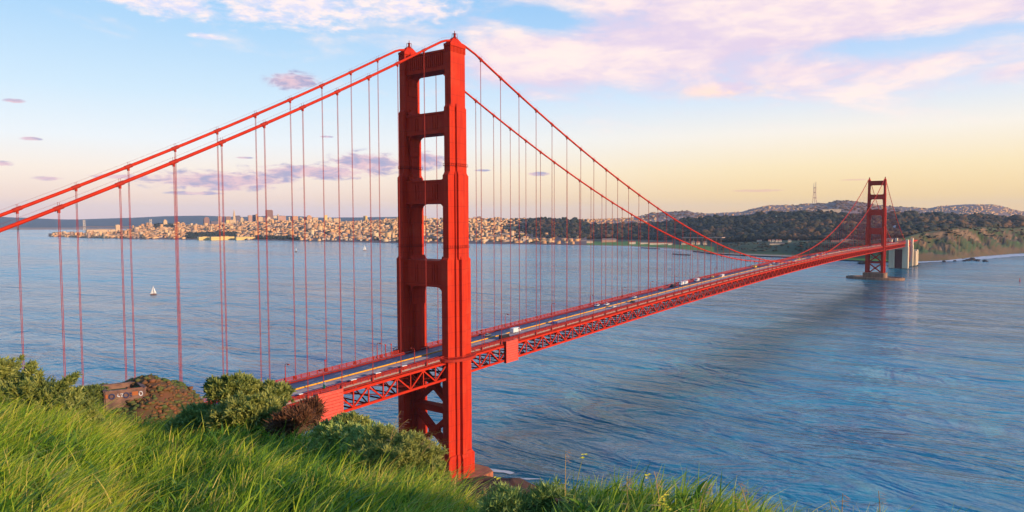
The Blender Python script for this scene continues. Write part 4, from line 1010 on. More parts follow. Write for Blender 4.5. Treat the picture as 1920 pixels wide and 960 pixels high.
def on_land(u, v):
    ts = np.linspace(1.0, 3.9, 240); L = L_pre if u > 1000 else L_city
    P, D = L.pts(np.full(240, u), ts if L is L_pre else np.linspace(1.0, 2.0, 240)); vs_ = np.array([proj(p)[1] for p in P])
    k = int(np.argmin(abs(vs_-v))); return D[k]
for u0, u1, vt, vb, mt, stl, lab in FL:
    uc = (u0+u1)/2; D = float(np.interp(vb, [429, 440, 446, 452, 458, 478], [3300, 3000, 2950, 2750, 2650, 2330])) if u0 < 1560 else float(np.interp(vb, [429, 434, 450, 456], [2750, 2700, 2250, 2050]))
    if u0 < 1115: D = float(np.interp(vb, [440, 446, 456], [4000, 3850, 3560]))
    D = on_land(uc, vb)
    w = (u1-u0)/F*D; h = (vb-vt)/F*D; x, y = pd(uc, D); zb = zv(uc, vb, D)
    nm = 'domed_hall' if stl == 'round' else ('barracks' if w > 28 else 'cottage')
    T = empty(nm, (x, y, zb), math.atan2(*(hdir(uc)[::-1]))-math.pi/2+0.1); tag(T, lab, 'house' if nm == 'cottage' else 'building')
    m = MB(); d = min(16, w*0.7)
    if stl == 'round':
        m.box((0, 0, h*0.2-3), (w, d, h*0.4+6)); m.build('wall', FC[mt], T); q = MB()
        q.lathe([(w*0.52*math.cos(a), h*0.4+h*0.6*math.sin(a)) for a in np.linspace(0, 1.5, 7)], 14); q.build('roof', M['white'], T)
    else:
        m.box((0, 0, h*0.3-3), (w*0.96, d, h*0.6+6)); m.build('wall', FC[mt], T); q = MB(); a, b = w/2, d/2+.6
        q.add([(-a, -b, h*.6), (a, -b, h*.6), (a, b, h*.6), (-a, b, h*.6), (-a*.94, 0, h), (a*.94, 0, h)], [(0, 1, 5, 4), (2, 3, 4, 5), (1, 2, 5), (3, 0, 4), (3, 2, 1, 0)])
        q.build('roof', M['tileroof'] if mt in ('white', 'orange', 'rose') and rng.random() < 0.6 else M['roof'], T)
# viaduct
a = at(1281, 445.6, 3000); b = at(1357, 445.4, 2700); T = empty('viaduct', tuple((a+b)/2)); tag(T, 'low road viaduct on piers in front of the wood', 'viaduct')
m = MB(); ra = Vector(a-(a+b)/2); rb = Vector(b-(a+b)/2); m.beam(ra, rb, 14, 4); m.build('road_deck', M['steel'], T)
for k in range(9): m = MB(); p = ra.lerp(rb, (k+.5)/9); m.beam(p-Vector((0, 0, 2)), p-Vector((0, 0, 26)), 1.8, 1.8); m.build('pier', M['pier'], T)
# jetties, sea wall
for (u0, v0, u1, v1, lab) in ((1203, 465.3, 1236, 467.2, 'thin dark jetty left of the longer pier off the beach'), (1262, 477.2, 1294, 479.0, 'longer dark pier standing out from the harbour')):
    p0 = onz(u0, v0, 0); p1 = onz(u1, v1, 0); m = MB(); m.beam((p0[0], p0[1], 2.2), (p1[0], p1[1], 2.2), 9, 1.6)
    for k in range(12):
        q = lerp(p0, p1, k/11); m.bb(q[0]-1.2, q[0]+1.2, q[1]-1.2, q[1]+1.2, -2, 1.5)
    tag(m.build('jetty', M['rock']), lab, 'jetty')
m = MB(); pts = [onz(u, pv_(u)+0.7, 0) for u in range(1300, 1680, 12)]
for p, q in zip(pts[:-1], pts[1:]): m.beam((p[0], p[1], 1.0), (q[0], q[1], 1.0), 7, 4.4)
tag(m.build('sea_wall', M['rock']), 'dark stone sea wall along the far shore', 'sea wall')

# ------------------------------------------------------------------ far woods: many clumped crowns
ico = None
def blobs(name, P, rad, hgt, tint, mat, label, sub_=1, seed=0):
    import bmesh as bm_
    bm = bm_.new(); bm_.ops.create_icosphere(bm, subdivisions=sub_, radius=1); bm.verts.ensure_lookup_table()
    bv = np.array([v.co[:] for v in bm.verts]); bf = np.array([[v.index for v in f.verts] for f in bm.faces]); bm.free()
    r_ = np.random.default_rng(seed); n_ = len(P); nb = len(bv)
    k = 0.62+0.62*r_.random((n_, nb, 1)); V = bv[None]*k; V[:, :, 0] *= rad[:, None]; V[:, :, 1] *= rad[:, None]; V[:, :, 2] = V[:, :, 2]*hgt[:, None]*0.5+hgt[:, None]*0.45
    V = V+P[:, None, :]; Fq = (np.arange(n_)[:, None, None]*nb+bf[None]).reshape(-1, 3)
    tt = np.repeat(tint, nb)+(r_.random(n_*nb)-0.5)*0.35
    return tag(npmesh(name, V.reshape(-1, 3), Fq, mat, tt), label, None, None, 'stuff')
M['wood'] = tintmat('wood_foliage', [(0, (0.012, 0.020, 0.014)), (0.4, (0.026, 0.030, 0.017)), (0.7, (0.07, 0.042, 0.020)), (1, (0.17, 0.078, 0.030))])
n_ = 11000; u = rng.uniform(992, 2026, n_); t = 2.98+rng.random(n_)**1.15*1.08; P, D = L_pre.pts(u, t)
clear = vnoise(P[:, 0]/190, P[:, 1]/190, 90); keep = (clear > -0.55) | (t > 3.5); P = P[keep]; u = u[keep]; t = t[keep]; n_ = len(P)
big = vnoise(P[:, 0]/120, P[:, 1]/120, 91)
boxes_t = np.clip(0.44+0.60*vnoise(P[:, 0]/230, P[:, 1]/230, 92)+rng.normal(0, 0.15, n_), 0, 1); szv = np.exp(rng.normal(0, 0.28, n_))
blobs('woods', P, rng.uniform(7, 14, n_)*szv*(1+0.35*big), rng.uniform(11, 19, n_)*szv*(1+0.35*big), boxes_t, M['wood'], 'dark wood covering the far headland', 2, 1)
n_ = 1500; u = np.concatenate([rng.uniform(348, 442, 420), rng.uniform(480, 560, 160), rng.uniform(288, 326, 90), rng.uniform(120, 1040, n_-670)])
t = np.concatenate([rng.uniform(1.03, 1.36, 420), rng.uniform(1.02, 1.12, 160), rng.uniform(1.75, 2.05, 90), 1+rng.random(n_-670)])
P, D = L_city.pts(u, t); gr = np.ones(n_, bool); gr[670:] = vnoise(P[670:, 0]/140, P[670:, 1]/140, 94) > 0.05; P = P[gr]; n_ = len(P)
blobs('woods', P, rng.uniform(7, 15, n_), rng.uniform(8, 17, n_), rng.random(n_)*0.5, M['wood'], 'dark trees in parks and streets of the city slope', 1, 2)
n_ = 700; u = np.concatenate([rng.uniform(935, 1100, n_)]); t = rng.uniform(1.15, 2.05, n_); P, D = L_city.pts(u, t); kk = rng.random(n_) < np.clip((u-930)/50, 0.1, 1); P = P[kk]
blobs('woods', P, rng.uniform(8, 16, len(P)), rng.uniform(10, 20, len(P)), rng.random(len(P))*0.8, M['wood'], 'dark trees where the city meets the wood', 1, 3)
n_ = 1500; u = np.concatenate([rng.uniform(1345, 1700, 500), rng.uniform(1725, 2020, 1000)]); t = np.concatenate([rng.uniform(1.3, 2.7, 500), rng.uniform(1.6, 2.9, 1000)]); P, D = L_pre.pts(u, t)
kk = vnoise(P[:, 0]/80, P[:, 1]/80, 96) > -0.05; P = P[kk]; n_ = len(P)
blobs('woods', P, rng.uniform(2, 9, n_), rng.uniform(1.5, 6, n_), 0.25+rng.random(n_)*0.5, M['wood'], 'bushes and low trees along the bluff and shore slope', 1, 4)
n_ = 1300; u = np.concatenate([rng.uniform(1210, 1330, 350), rng.normal(1590, 60, 950)]); t = rng.uniform(1.2, 2.05, n_); P, D = L_hill.pts(u, t)
P = P[::3]; n_ = len(P); blobs('woods', P, rng.uniform(12, 24, n_), rng.uniform(8, 13, n_), 0.7+rng.random(n_)*0.3, M['wood'], 'trees on the hazy hilltops', 1, 5)  # tint raised so the crown colour itself carries haze

# ------------------------------------------------------------------ boats, buoy, rocks, surf
def sailboat(u, v, hpx, lab, rz, main=True):
    p = onz(u, v, 0); D = np.linalg.norm(p-CAM); h = hpx/F*D
    T = empty('sailboat', (p[0], p[1], 0), rz); tag(T, lab, 'sailboat')
    m = MB(); L = h*0.72
    for k, (q, zt_) in enumerate(((0.78, -0.3), (1.0, L*0.11))): pass
    ring = lambda q, z: [(L*.5*q, 0, z), (L*.25, L*.13*q, z), (-L*.2, L*.15*q, z), (-L*.48*q, L*.10*q, z), (-L*.48*q, -L*.10*q, z), (-L*.2, -L*.15*q, z), (L*.25, -L*.13*q, z)]
    a = ring(0.8, -0.2); b = ring(1.0, L*0.10); n_ = 7
    m.add(a+b, [tuple(range(n_-1, -1, -1)), tuple(range(n_, 2*n_))]+[(k, (k+1) % n_, n_+(k+1) % n_, n_+k) for k in range(n_)]); m.box((-L*.05, 0, L*.13), (L*.3, L*.14, L*.07), 0, .8)
    m.build('hull', M['oldconc'] if h > 9 else M['white'], T)
    m = MB(); m.tube([(L*.06, 0, 0), (L*.06, 0, h)], [0.18, 0.10], 6); m.tube([(L*.06, 0, L*.17), (-L*.42, 0, L*.17)], 0.12, 6); m.build('mast', M['steel'], T)
    for nm, pr_ in (('mainsail', [(L*.03, L*.2), (-L*.42, L*.2), (L*.03, h*.97)]), ('jib', [(L*.10, h*.85), (L*.46, L*.14), (L*.12, L*.16)])):
        m = MB(); N = 8; vs = []; fs = []
        A, B, C_ = [Vector((q[0], 0, q[1])) for q in pr_]
        for i in range(N+1):
            for j in range(N+1-i):
                a_, b_ = i/N, j/N; c_ = 1-a_-b_; P_ = A*c_+B*a_+C_*b_; P_.y = 27*a_*b_*c_*L*0.10; vs.append(P_)
        idx = lambda i, j: i*(N+1)-i*(i-1)//2+j
        for i in range(N):
            for j in range(N-i):
                fs.append((idx(i, j), idx(i+1, j), idx(i, j+1)))
                if j < N-i-1: fs.append((idx(i+1, j), idx(i+1, j+1), idx(i, j+1)))
        b0 = len(vs); fs2 = [tuple(q+b0 for q in reversed(f)) for f in fs]; m.add(vs+[v_+Vector((0, 0.06, 0)) for v_ in vs], fs+fs2); m.build(nm, M['white'], T)
sailboat(288, 552.5, 15, 'largest white sailing boat, with dark hull, on the open bay at left', YAW+1.9)
sailboat(555, 472, 8, 'small white sailing boat below the golden ridge blocks', YAW+1.2)
sailboat(684, 469.5, 10, 'small sailing boat with two white sails left of the near tower', YAW+2.2)
p = onz(1912, 527, 0); T = empty('buoy', (p[0], p[1], 0)); tag(T, 'small red channel buoy on the water near the bluff', 'buoy')
m = MB(); m.lathe([(1.5, -0.5), (1.6, 0.6), (1.3, 0.9), (0.5, 1.1), (0.35, 4.2), (0.7, 4.3), (0.6, 5.4), (0.2, 5.6)], 12); m.build('float', M['red'], T)
def rockmesh(m, x, y, r_, seed):
    rr = np.random.default_rng(seed); n1, n2 = 7, 10; prof = []
    vs = []; 
    for i in range(n1):
        th = math.pi*0.62*i/(n1-1)
        for j in range(n2): q = r_*(0.75+0.5*rr.random()); vs.append((x+q*math.sin(th)*math.cos(2*math.pi*j/n2), y+q*math.sin(th)*math.sin(2*math.pi*j/n2), q*0.7*math.cos(th)))
    m.add(vs, [(i*n2+j, (i+1)*n2+j, (i+1)*n2+(j+1) % n2, i*n2+(j+1) % n2) for i in range(n1-1) for j in range(n2)]+[tuple(range(n2))])
RK = [(1808, 490, 5), (1815, 489, 7), (1823, 488, 10), (1832, 489.5, 7), (1847, 490.5, 7), (1613, 494.5, 7), (1620, 495.5, 9), (1690, 501, 5), (1722, 495.5, 4), (1770, 491, 5), (1790, 490, 5), (1668, 499.5, 5)]
rl = ['dark rock at the left of the surf cluster below the bluff', 'second dark rock of the surf cluster', 'biggest dark rock in the surf cluster below the bluff', 'dark rock on the right of the surf cluster', 'lone dark rock apart from the surf cluster, to its right',
      'dark rock at the water left of the far tower', 'larger rock touching the far tower leg in view', 'dark rock at the front of the pylon foot', 'small rock by the anchorage beach', 'small rock on the beach below the bluff', 'small rock just left of the surf cluster', 'small rock left of the pylon foot']
for (u, v, r_), lab in zip(RK, rl):
    p = onz(u, v, 0); m = MB(); rockmesh(m, 0, 0, r_, int(u)); o = m.build('rock', M['rock']); o.location = (p[0], p[1], 0); tag(o, lab, 'rock')
def foam_mat():
    m, g, b = new_mat('surf_foam'); b.inputs['Base Color'].default_value = (0.50, 0.52, 0.54, 1); b.inputs['Roughness'].default_value = 0.9
    a = g.n('ShaderNodeAttribute', attribute_name='tint').outputs['Fac']
    nz_ = g.noise(g.n('ShaderNodeNewGeometry').outputs['Position'], 0.16, 6, 0.65, 0.6)
    al = g.mr(g.m('ADD', g.m('MULTIPLY', a, 0.9), nz_), 0.80, 1.20)
    g.put(b.inputs['Alpha'], al); return m
M['foam'] = foam_mat()
def foam(line, wid, label, z=0.25):
    V = []; T_ = []; line = np.array(line, float); n_ = len(line)
    for i in range(n_):
        d = line[min(i+1, n_-1)]-line[max(i-1, 0)]; d = d/np.linalg.norm(d); nrm = np.array([-d[1], d[0]]); w = wid*(0.7+0.6*rng.random())
        for k, a in ((-1, 0), (-.4, .75), (.4, .75), (1, 0)): q = line[i]+nrm*k*w; V.append((q[0], q[1], z)); T_.append(a if 0 < i < n_-1 else 0)
    i = np.arange(n_-1)*4; Fq = np.concatenate([np.stack([i+a, i+a+1, i+5+a, i+4+a], 1) for a in range(3)])
    tag(npmesh('foam', np.array(V), Fq, M['foam'], np.array(T_)), label, None, None, 'stuff')
foam([onz(u, pv_(u)+1.2, 0)[:2] for u in range(1702, 2010, 8)], 22, 'white surf along the foot of the bluff')
foam([onz(u, pv_(u)+(3.2 if u > 1820 else 1.5), 0)[:2] for u in range(1800, 2010, 8)], 40, 'outer white surf off the bluff', 0.3)
foam([onz(u, pv_(u)+0.8, 0)[:2] for u in range(880, 1260, 12)] if False else [onz(u, float(np.interp(u, [880, 1000, 1060, 1180, 1258, 1300], [457, 458.7, 460, 462.4, 467.4, 471.5]))+0.7, 0)[:2] for u in range(900, 1300, 10)], 14, 'pale wash along the long beach')
foam([onz(u, v, 0)[:2] for u, v in ((893, 874), (903, 878), (915, 881), (930, 884), (945, 885), (958, 888), (966, 894))], 2.6, 'white wash trailing from the near pier', 0.3)
foam([onz(u, v, 0)[:2] for u, v in ((905, 893), (910, 900), (912, 908), (911, 918), (907, 926))], 1.5, 'white wash round the near pier corner', 0.32)
foam([onz(u, v, 0)[:2] for u, v in ((960, 896), (985, 899), (1010, 899), (1030, 902))], 0.9, 'thin white wash line further from the near pier', 0.32)
foam([onz(u, 496.5, 0)[:2] for u in range(1585, 1640, 5)], 9, 'white wash at the old sea fort shore', 0.3)
foam([onz(u, 503, 0)[:2] for u in range(1662, 1720, 5)], 6, 'white wash at the pylon foot', 0.3)

# ------------------------------------------------------------------ old battery on the knoll
D0 = 89.5; zr_ = 96.35; 
def kp(u, v): d = ray(u, v); return CAM+d*((zr_-CAM[2])/d[2])
c0, c1_, c2x, c3 = kp(197.5, 735.5), kp(271, 728), kp(258, 716.5), kp(189, 724)
T = empty('concrete_battery', (0, 0, 0)); tag(T, 'roofless old concrete battery with graffiti on the brown knoll', 'bunker')
def wall(a, b, nm, th=0.34, hh=2.6, z0=0):
    m = MB(); m.beam((a[0], a[1], zr_-hh/2), (b[0], b[1], zr_-hh/2), th, hh); o = m.build(nm, M['oldconc'], T); return o
wf = wall(c0, c1_, 'front_wall'); wall(c1_, c2x, 'side_wall'); wall(c2x, c3, 'rear_wall'); wall(c3, c0, 'side_wall')
m = MB()
for a, b in ((c0, c1_), (c1_, c2x), (c2x, c3), (c3, c0)): m.beam((a[0], a[1], zr_+.07), (b[0], b[1], zr_+.07), 0.5, 0.14)
m.build('coping', M['oldconc'], T)
M['gw'] = paint('white_graffiti_paint', (0.55, 0.55, 0.58), rough=0.8); M['gb'] = paint('dark_blue_graffiti_paint', (0.03, 0.04, 0.10), rough=0.8); M['go'] = paint('orange_graffiti_paint', (0.34, 0.10, 0.03), rough=0.8)
ax = Vector(c1_-c0); Lw = ax.length; ax.normalize(); outn = Vector((ax.y, -ax.x, 0)); 
if outn.dot(Vector(CAM-c0)) < 0: outn = -outn
def wp(s, dz, o_=0.2): p = Vector(c0)+ax*(s*Lw)+outn*o_; return (p.x, p.y, zr_+dz)
m = MB(); m.cur = 0
for s0, r_ in ((0.16, .30), (0.52, .30)):                          # two dark loops
    m.tube([wp(s0+r_/Lw*math.cos(a), -0.62+r_*math.sin(a)) for a in np.linspace(0, 2*math.pi, 14)], 0.085, 5)
m.tube([wp(0.62, -.35), wp(0.66, -.5), wp(0.61, -.62), wp(0.67, -.8), wp(0.62, -.95)], 0.07, 5); m.build('graffiti', M['gb'], wf)
m = MB(); m.tube([wp(0.32, -.35), wp(0.30, -.6), wp(0.36, -.75)], 0.07, 5); m.tube([wp(0.38, -.4), wp(0.44, -.35), wp(0.40, -.75), wp(0.46, -.72)], 0.06, 5); m.tube([wp(0.9+0.045*math.cos(a), -.6+.28*math.sin(a)) for a in np.linspace(0, 2*math.pi, 12)], 0.06, 5)
m.build('graffiti', M['gw'], wf)
m = MB()
for s0, s1, a, b in ((0.68, .83, -.25, -.75), (0.0, .06, -.3, -.8)):
    p = wp(s0, a, .19); q = wp(s1, a, .19); m.add([p, q, (q[0], q[1], zr_+b), (p[0], p[1], zr_+b)], [(0, 1, 2, 3)])
m.build('graffiti', M['go'], wf)
m = MB(); m.beam(Vector(c0)*0.45+Vector(c1_)*0.55+Vector((0, 0, 0.07+0.08)), Vector(c0)*0.05+Vector(c1_)*0.95+Vector((0, 0, .15)), 0.4, 0.03); m.build('graffiti', M['go'], wf)
# grass floor inside the battery
m = MB(); m.add([(p[0], p[1], zr_-0.55) for p in (c0, c1_, c2x, c3)], [(0, 1, 2, 3)]); o = m.build('grass_floor', paint('mossy_floor', (0.07, 0.11, 0.02), (0.10, 0.07, 0.03), 1.5, 0.95, .3), T)

# ------------------------------------------------------------------ foreground plants
def blades(P, hgt, wid, lean, tint, seed, nseg=4, curve=1.0):
    """grass blades: base P (n,3), heights, widths, lean vectors (n,2) -> quads"""
    n_ = len(P); r_ = np.random.default_rng(seed); phi = r_.random(n_)*2*math.pi; side = np.stack([np.cos(phi), np.sin(phi), np.zeros(n_)], 1)
    V = np.zeros((n_, (nseg+1)*2, 3)); tt = np.zeros((n_, (nseg+1)*2))
    for k in range(nseg+1):
        q = k/nseg; c = P.copy(); c[:, 2] += hgt*(q-0.28*np.linalg.norm(lean, axis=1)*q*q)
        c[:, :2] += lean*(hgt*(0.25*q+0.75*q**2)*curve)[:, None]
        w = (wid*(1-q**1.6)*0.5+0.0006)[:, None]
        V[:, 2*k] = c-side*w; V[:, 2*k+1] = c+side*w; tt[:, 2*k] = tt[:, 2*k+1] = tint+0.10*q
    f = np.concatenate([np.array([[2*k, 2*k+1, 2*k+3, 2*k+2]]) for k in range(nseg)]); Fq = (np.arange(n_)[:, None, None]*(nseg+1)*2+f[None]).reshape(-1, 4)
    return V.reshape(-1, 3), Fq, tt.ravel()
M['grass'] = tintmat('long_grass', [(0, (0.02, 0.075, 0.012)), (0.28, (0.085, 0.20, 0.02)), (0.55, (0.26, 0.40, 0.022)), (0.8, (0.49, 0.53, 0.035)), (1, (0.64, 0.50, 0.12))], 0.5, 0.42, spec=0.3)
wdir = np.array([RT0[0], RT0[1]])*0.9+np.array([cy, sy])*0.25          # wind leans the grass to the right
def gpos(u, D): 
    h = np.array([hdir(a) for a in u]); z = ground(u, D); return np.stack([CAM[0]+h[:, 0]*D, CAM[1]+h[:, 1]*D, z], 1)
nt_ = 6800; per = 21
u = rng.uniform(-140, 1780, nt_); de = np.interp(u, EU, ED); D = 2.5+(de+0.7-2.5)*rng.random(nt_)**0.82
thin = np.where(u > 880, np.clip(1-(u-880)/640, 0.05, 1)*np.where(D > 3.6, 1, .35), 1.0); keep = rng.random(nt_) < thin; u = u[keep]; D = D[keep]; nt_ = len(u)
T0 = gpos(u, D); pt = vnoise(T0[:, 0]*0.8, T0[:, 1]*0.8, 60); pt2 = vnoise(T0[:, 0]*2.2, T0[:, 1]*2.2, 61); ones = np.ones(per)
th = (0.33+0.17*pt+0.10*pt2+0.08*rng.normal(size=nt_))*np.where(u > 850, 0.78, 1.0)*(0.75+0.25*np.clip(D/8, 0, 1)); th = np.clip(th, 0.10, 0.75)
ttn = np.clip(0.48+0.36*pt+0.30*pt2+rng.normal(0, 0.17, nt_), 0, 1); straw = rng.random(nt_) < 0.05; ttn[straw] = 0.98
n_ = nt_*per; rad_ = np.abs(rng.normal(0, 0.075, n_)); aa = rng.random(n_)*2*math.pi; dx_ = np.stack([np.cos(aa), np.sin(aa)], 1)
P = np.repeat(T0, per, 0); P[:, :2] += dx_*rad_[:, None]*np.repeat(0.6+D/9, per)[:, None]
hg = np.repeat(th, per)*rng.uniform(0.45, 1.12, n_)
ln = wdir[None]*(0.42+0.40*np.repeat(pt2, per)[:, None]+0.22*rng.normal(size=(n_, 1)))+dx_*(rad_/0.10)[:, None]*0.35+rng.normal(0, 0.12, (n_, 2))
tn = np.clip(np.repeat(ttn, per)+rng.normal(0, 0.13, n_), 0, 1)
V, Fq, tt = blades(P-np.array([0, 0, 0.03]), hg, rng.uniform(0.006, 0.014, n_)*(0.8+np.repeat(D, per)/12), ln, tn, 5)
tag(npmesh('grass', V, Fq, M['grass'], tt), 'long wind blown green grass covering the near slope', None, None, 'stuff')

n2_ = 7000; u = rng.uniform(-120, 1500, n2_); de = np.interp(u, EU, ED); D = 2.8+(de+0.5-2.8)*rng.random(n2_)**0.8
cl = vnoise(u/60, D*1.4, 64); kp_ = (cl > -0.1) & (rng.random(n2_) < np.where(u > 900, np.clip(1-(u-900)/500, 0.05, 1), 1)); u = u[kp_]; D = D[kp_]; n2_ = len(u); P = gpos(u, D)
V, Fq, tt = blades(P, rng.uniform(0.32, 0.62, n2_)*np.where(u > 850, 0.75, 1), rng.uniform(0.012, 0.022, n2_), wdir[None]*rng.uniform(0.3, 1.3, (n2_, 1))+rng.normal(0, 0.35, (n2_, 2)), np.clip(rng.normal(0.52, 0.24, n2_), 0, 1), 6, 6)
tag(npmesh('grass', V, Fq, M['grass'], tt), 'broad arching grass blades standing out of the long grass', None, None, 'stuff')
nw = 900; u = rng.uniform(-120, 1300, nw); de = np.interp(u, EU, ED); D = 3.0+(de-3.0)*rng.random(nw)**0.9; kp_ = vnoise(u/110, D*0.9, 66) > 0.0; u = u[kp_]; D = D[kp_]; nw = len(u); T0 = gpos(u, D); per = 16
P = np.repeat(T0, per, 0)+np.concatenate([rng.normal(0, 0.05, (nw*per, 2)), rng.uniform(0.02, 0.2, (nw*per, 1))], 1); n_ = nw*per; aa = rng.random(n_)*2*math.pi
V, Fq, tt = blades(P, rng.uniform(0.10, 0.24, n_), rng.uniform(0.02, 0.045, n_), np.stack([np.cos(aa), np.sin(aa)], 1)*rng.uniform(0.5, 1.4, (n_, 1)), np.clip(rng.normal(0.26, 0.13, n_), 0, 1), 8, 4)
tag(npmesh('weeds', V, Fq, M['grass'], tt), 'dark green broad leaved weeds scattered through the grass', None, None, 'stuff')
M['leaf'] = tintmat('shrub_leaves', [(0, (0.03, 0.055, 0.016)), (0.35, (0.10, 0.14, 0.03)), (0.65, (0.22, 0.25, 0.055)), (1, (0.36, 0.36, 0.09))], 0.55, 0.25, spec=0.3)
M['leaf2'] = tintmat('bluish_shrub_leaves', [(0, (0.045, 0.09, 0.03)), (0.4, (0.14, 0.22, 0.05)), (0.7, (0.29, 0.37, 0.085)), (1, (0.42, 0.46, 0.13))], 0.55, 0.25, spec=0.3)
M['redleaf'] = tintmat('rusty_twigs', [(0, (0.035, 0.02, 0.012)), (0.5, (0.11, 0.045, 0.025)), (1, (0.20, 0.095, 0.045))], 0.8, 0.1)
def shrub(lobes, n, ll, lab, mat, seed, name='shrub', k=9, stems=14, base=None, lw=0.26, tb=0.5):
    """lobes: (centre xyz, (rx, ry, rz)) ellipsoids of leaf rosettes"""
    r_ = np.random.default_rng(seed); C_ = []; N_ = []
    vol = np.array([b[0]*b[2] for a, b in lobes]); vol = vol/vol.sum()
    for (c, rr), vv in zip(lobes, vol):
        q = int(n*vv); d = r_.normal(size=(q, 3)); d /= np.linalg.norm(d, axis=1)[:, None]; d[:, 2] = np.abs(d[:, 2])*0.95-0.25*r_.random(q)
        s = (0.60+0.40*r_.random(q)**0.5)*(0.88+0.36*vnoise(d[:, 0]*2.4+seed, d[:, 1]*2.4+d[:, 2]*2, seed))*np.where(r_.random(q) < 0.06, 1.16, 1.0); C_.append(np.array(c)+d*s[:, None]*np.array(rr)); N_.append(d)
    for (c, rr), vv in zip(lobes, vol):                          # sprigs that break the outline
        ns = int(26*min(1.5, 4*vv)); 
        for _ in range(ns):
            d = r_.normal(size=3); d[2] = abs(d[2])*0.9+0.15; d /= np.linalg.norm(d); nn_ = max(5, int(n*0.0045)); f_ = np.linspace(0.72, r_.uniform(0.95, 1.13), nn_)[:, None]
            C_.append(np.array(c)+d*f_*np.array(rr)+r_.normal(0, 0.018, (nn_, 3))); N_.append(np.repeat(d[None], nn_, 0))
    C_ = np.concatenate(C_); N_ = np.concatenate(N_); q = len(C_)
    nr = N_+np.array([0, 0, 0.9])+r_.normal(0, 0.25, (q, 3)); nr /= np.linalg.norm(nr, axis=1)[:, None]
    tv = r_.normal(size=(q, k, 3)); ax_ = nr[:, None]+tv*0.75; ax_ /= np.linalg.norm(ax_, axis=2)[:, :, None]
    L = ll*(0.45+1.1*r_.random((q, k, 1))); sd_ = np.cross(ax_, r_.normal(size=(q, k, 3))); sd_ /= np.linalg.norm(sd_, axis=2)[:, :, None]
    b = C_[:, None]; V = np.stack([b-sd_*L*0.03, b+ax_*L*0.5-sd_*L*lw*.5, b+ax_*L, b+ax_*L*0.5+sd_*L*lw*.5], 2)
    hz = (C_[:, 2]-C_[:, 2].min())/(np.ptp(C_[:, 2])+1e-6)
    tn = np.clip(tb+0.12+r_.normal(0, 0.17, q)+0.30*vnoise(C_[:, 0]*3, C_[:, 1]*3+C_[:, 2]*3, seed+1), 0, 1)
    T = empty(name, tuple(lobes[0][0] if base is None else base)); tag(T, lab, 'shrub')
    off_ = np.array(T.location)
    npmesh('foliage', V.reshape(-1, 3)-off_, np.arange(q*k*4).reshape(-1, 4), mat, np.repeat(tn, k*4), False, T)
    m = MB()
    for s in range(stems):
        c, rr = lobes[s % len(lobes)]; d = r_.normal(size=3); d[2] = abs(d[2]); d /= np.linalg.norm(d); tip = np.array(c)+d*np.array(rr)*0.85; root = np.array([c[0]+r_.normal()*0.1, c[1]+r_.normal()*0.1, c[2]-rr[2]*0.9])
        mid = lerp(root, tip, 0.5)+r_.normal(size=3)*0.08; m.tube([root-off_, mid-off_, tip-off_], [0.03, 0.018, 0.006], 5)
    m.build('stems', M['bark'], T)
def lobe(u, v, D, wpx, hpx, dep=None):     # ellipsoid whose outline is wpx by hpx pixels about (u, v) seen from the viewpoint's distance
    p = at(u, v, D); rx_ = wpx/2/F*D; rz_ = hpx/2/F*D; return (tuple(p), (rx_, rx_ if dep is None else dep, rz_))
shrub([lobe(-40, 782, 11.5, 300, 214), lobe(55, 786, 11.2, 190, 176), lobe(112, 800, 11, 120, 136), lobe(152, 818, 10.8, 70, 84), lobe(-160, 750, 12, 260, 226)], 9000, 0.07, 'big rounded olive green bush at the left edge of the slope', M['leaf'], 11, stems=20)
shrub([lobe(430, 738, 13.2, 92, 60), lobe(500, 748, 13.4, 80, 48), lobe(400, 728, 13.4, 40, 32)], 2600, 0.085, 'windswept bush with dark hollow beside the end of the road', M['leaf'], 12, k=12)
shrub([lobe(462, 778, 12.0, 118, 66), lobe(420, 790, 12, 80, 50)], 2600, 0.085, 'rounded pale olive bush in front of the windswept bush', M['leaf'], 13, k=12, tb=0.62)
shrub([lobe(372, 790, 12.8, 90, 64), lobe(335, 800, 12.8, 60, 36)], 1500, 0.07, 'low bluish green bush left of the pale olive bush', M['leaf2'], 14)
shrub([lobe(545, 792, 11.4, 60, 44), lobe(578, 776, 12, 40, 44), lobe(520, 804, 11.3, 40, 34)], 420, 0.13, 'rusty brown twiggy shrub at the end of the road deck', M['redleaf'], 15, k=6, stems=130, lw=0.10)
shrub([lobe(628, 838, 9.6, 110, 84), lobe(690, 848, 9.2, 124, 96)], 3000, 0.06, 'pale green feathery bush below the slatted box', M['leaf2'], 16, tb=0.68)
shrub([lobe(650, 800, 10.2, 70, 40), lobe(606, 812, 10.3, 40, 32)], 900, 0.06, 'small dark green bush against the foot of the slatted box', M['leaf'], 17)
shrub([lobe(768, 872, 8.2, 120, 110), lobe(720, 860, 8.5, 130, 110), lobe(800, 900, 8, 70, 80)], 3400, 0.05, 'green broom like bush at the edge beside the near tower foot', M['leaf'], 18, lw=0.14, tb=0.7, k=11)
shrub([lobe(955, 965, 4.9, 110, 90), lobe(1030, 955, 4.9, 80, 90)], 1200, 0.045, 'low fine leaved green plant at the bottom edge right of the tower', M['leaf2'], 19, lw=0.14)
shrub([lobe(1090, 975, 4.7, 110, 70), lobe(1160, 985, 4.6, 90, 60)], 900, 0.04, 'low grey green plant right of the fine leaved plant', M['leaf2'], 20, lw=0.14, tb=0.55)
shrub([lobe(150, 742, 88, 70, 30), lobe(178, 730, 92, 30, 12)], 1500, 0.35, 'dark green scrub bush beside the left end of the old battery', M['leaf'], 31, tb=0.3)
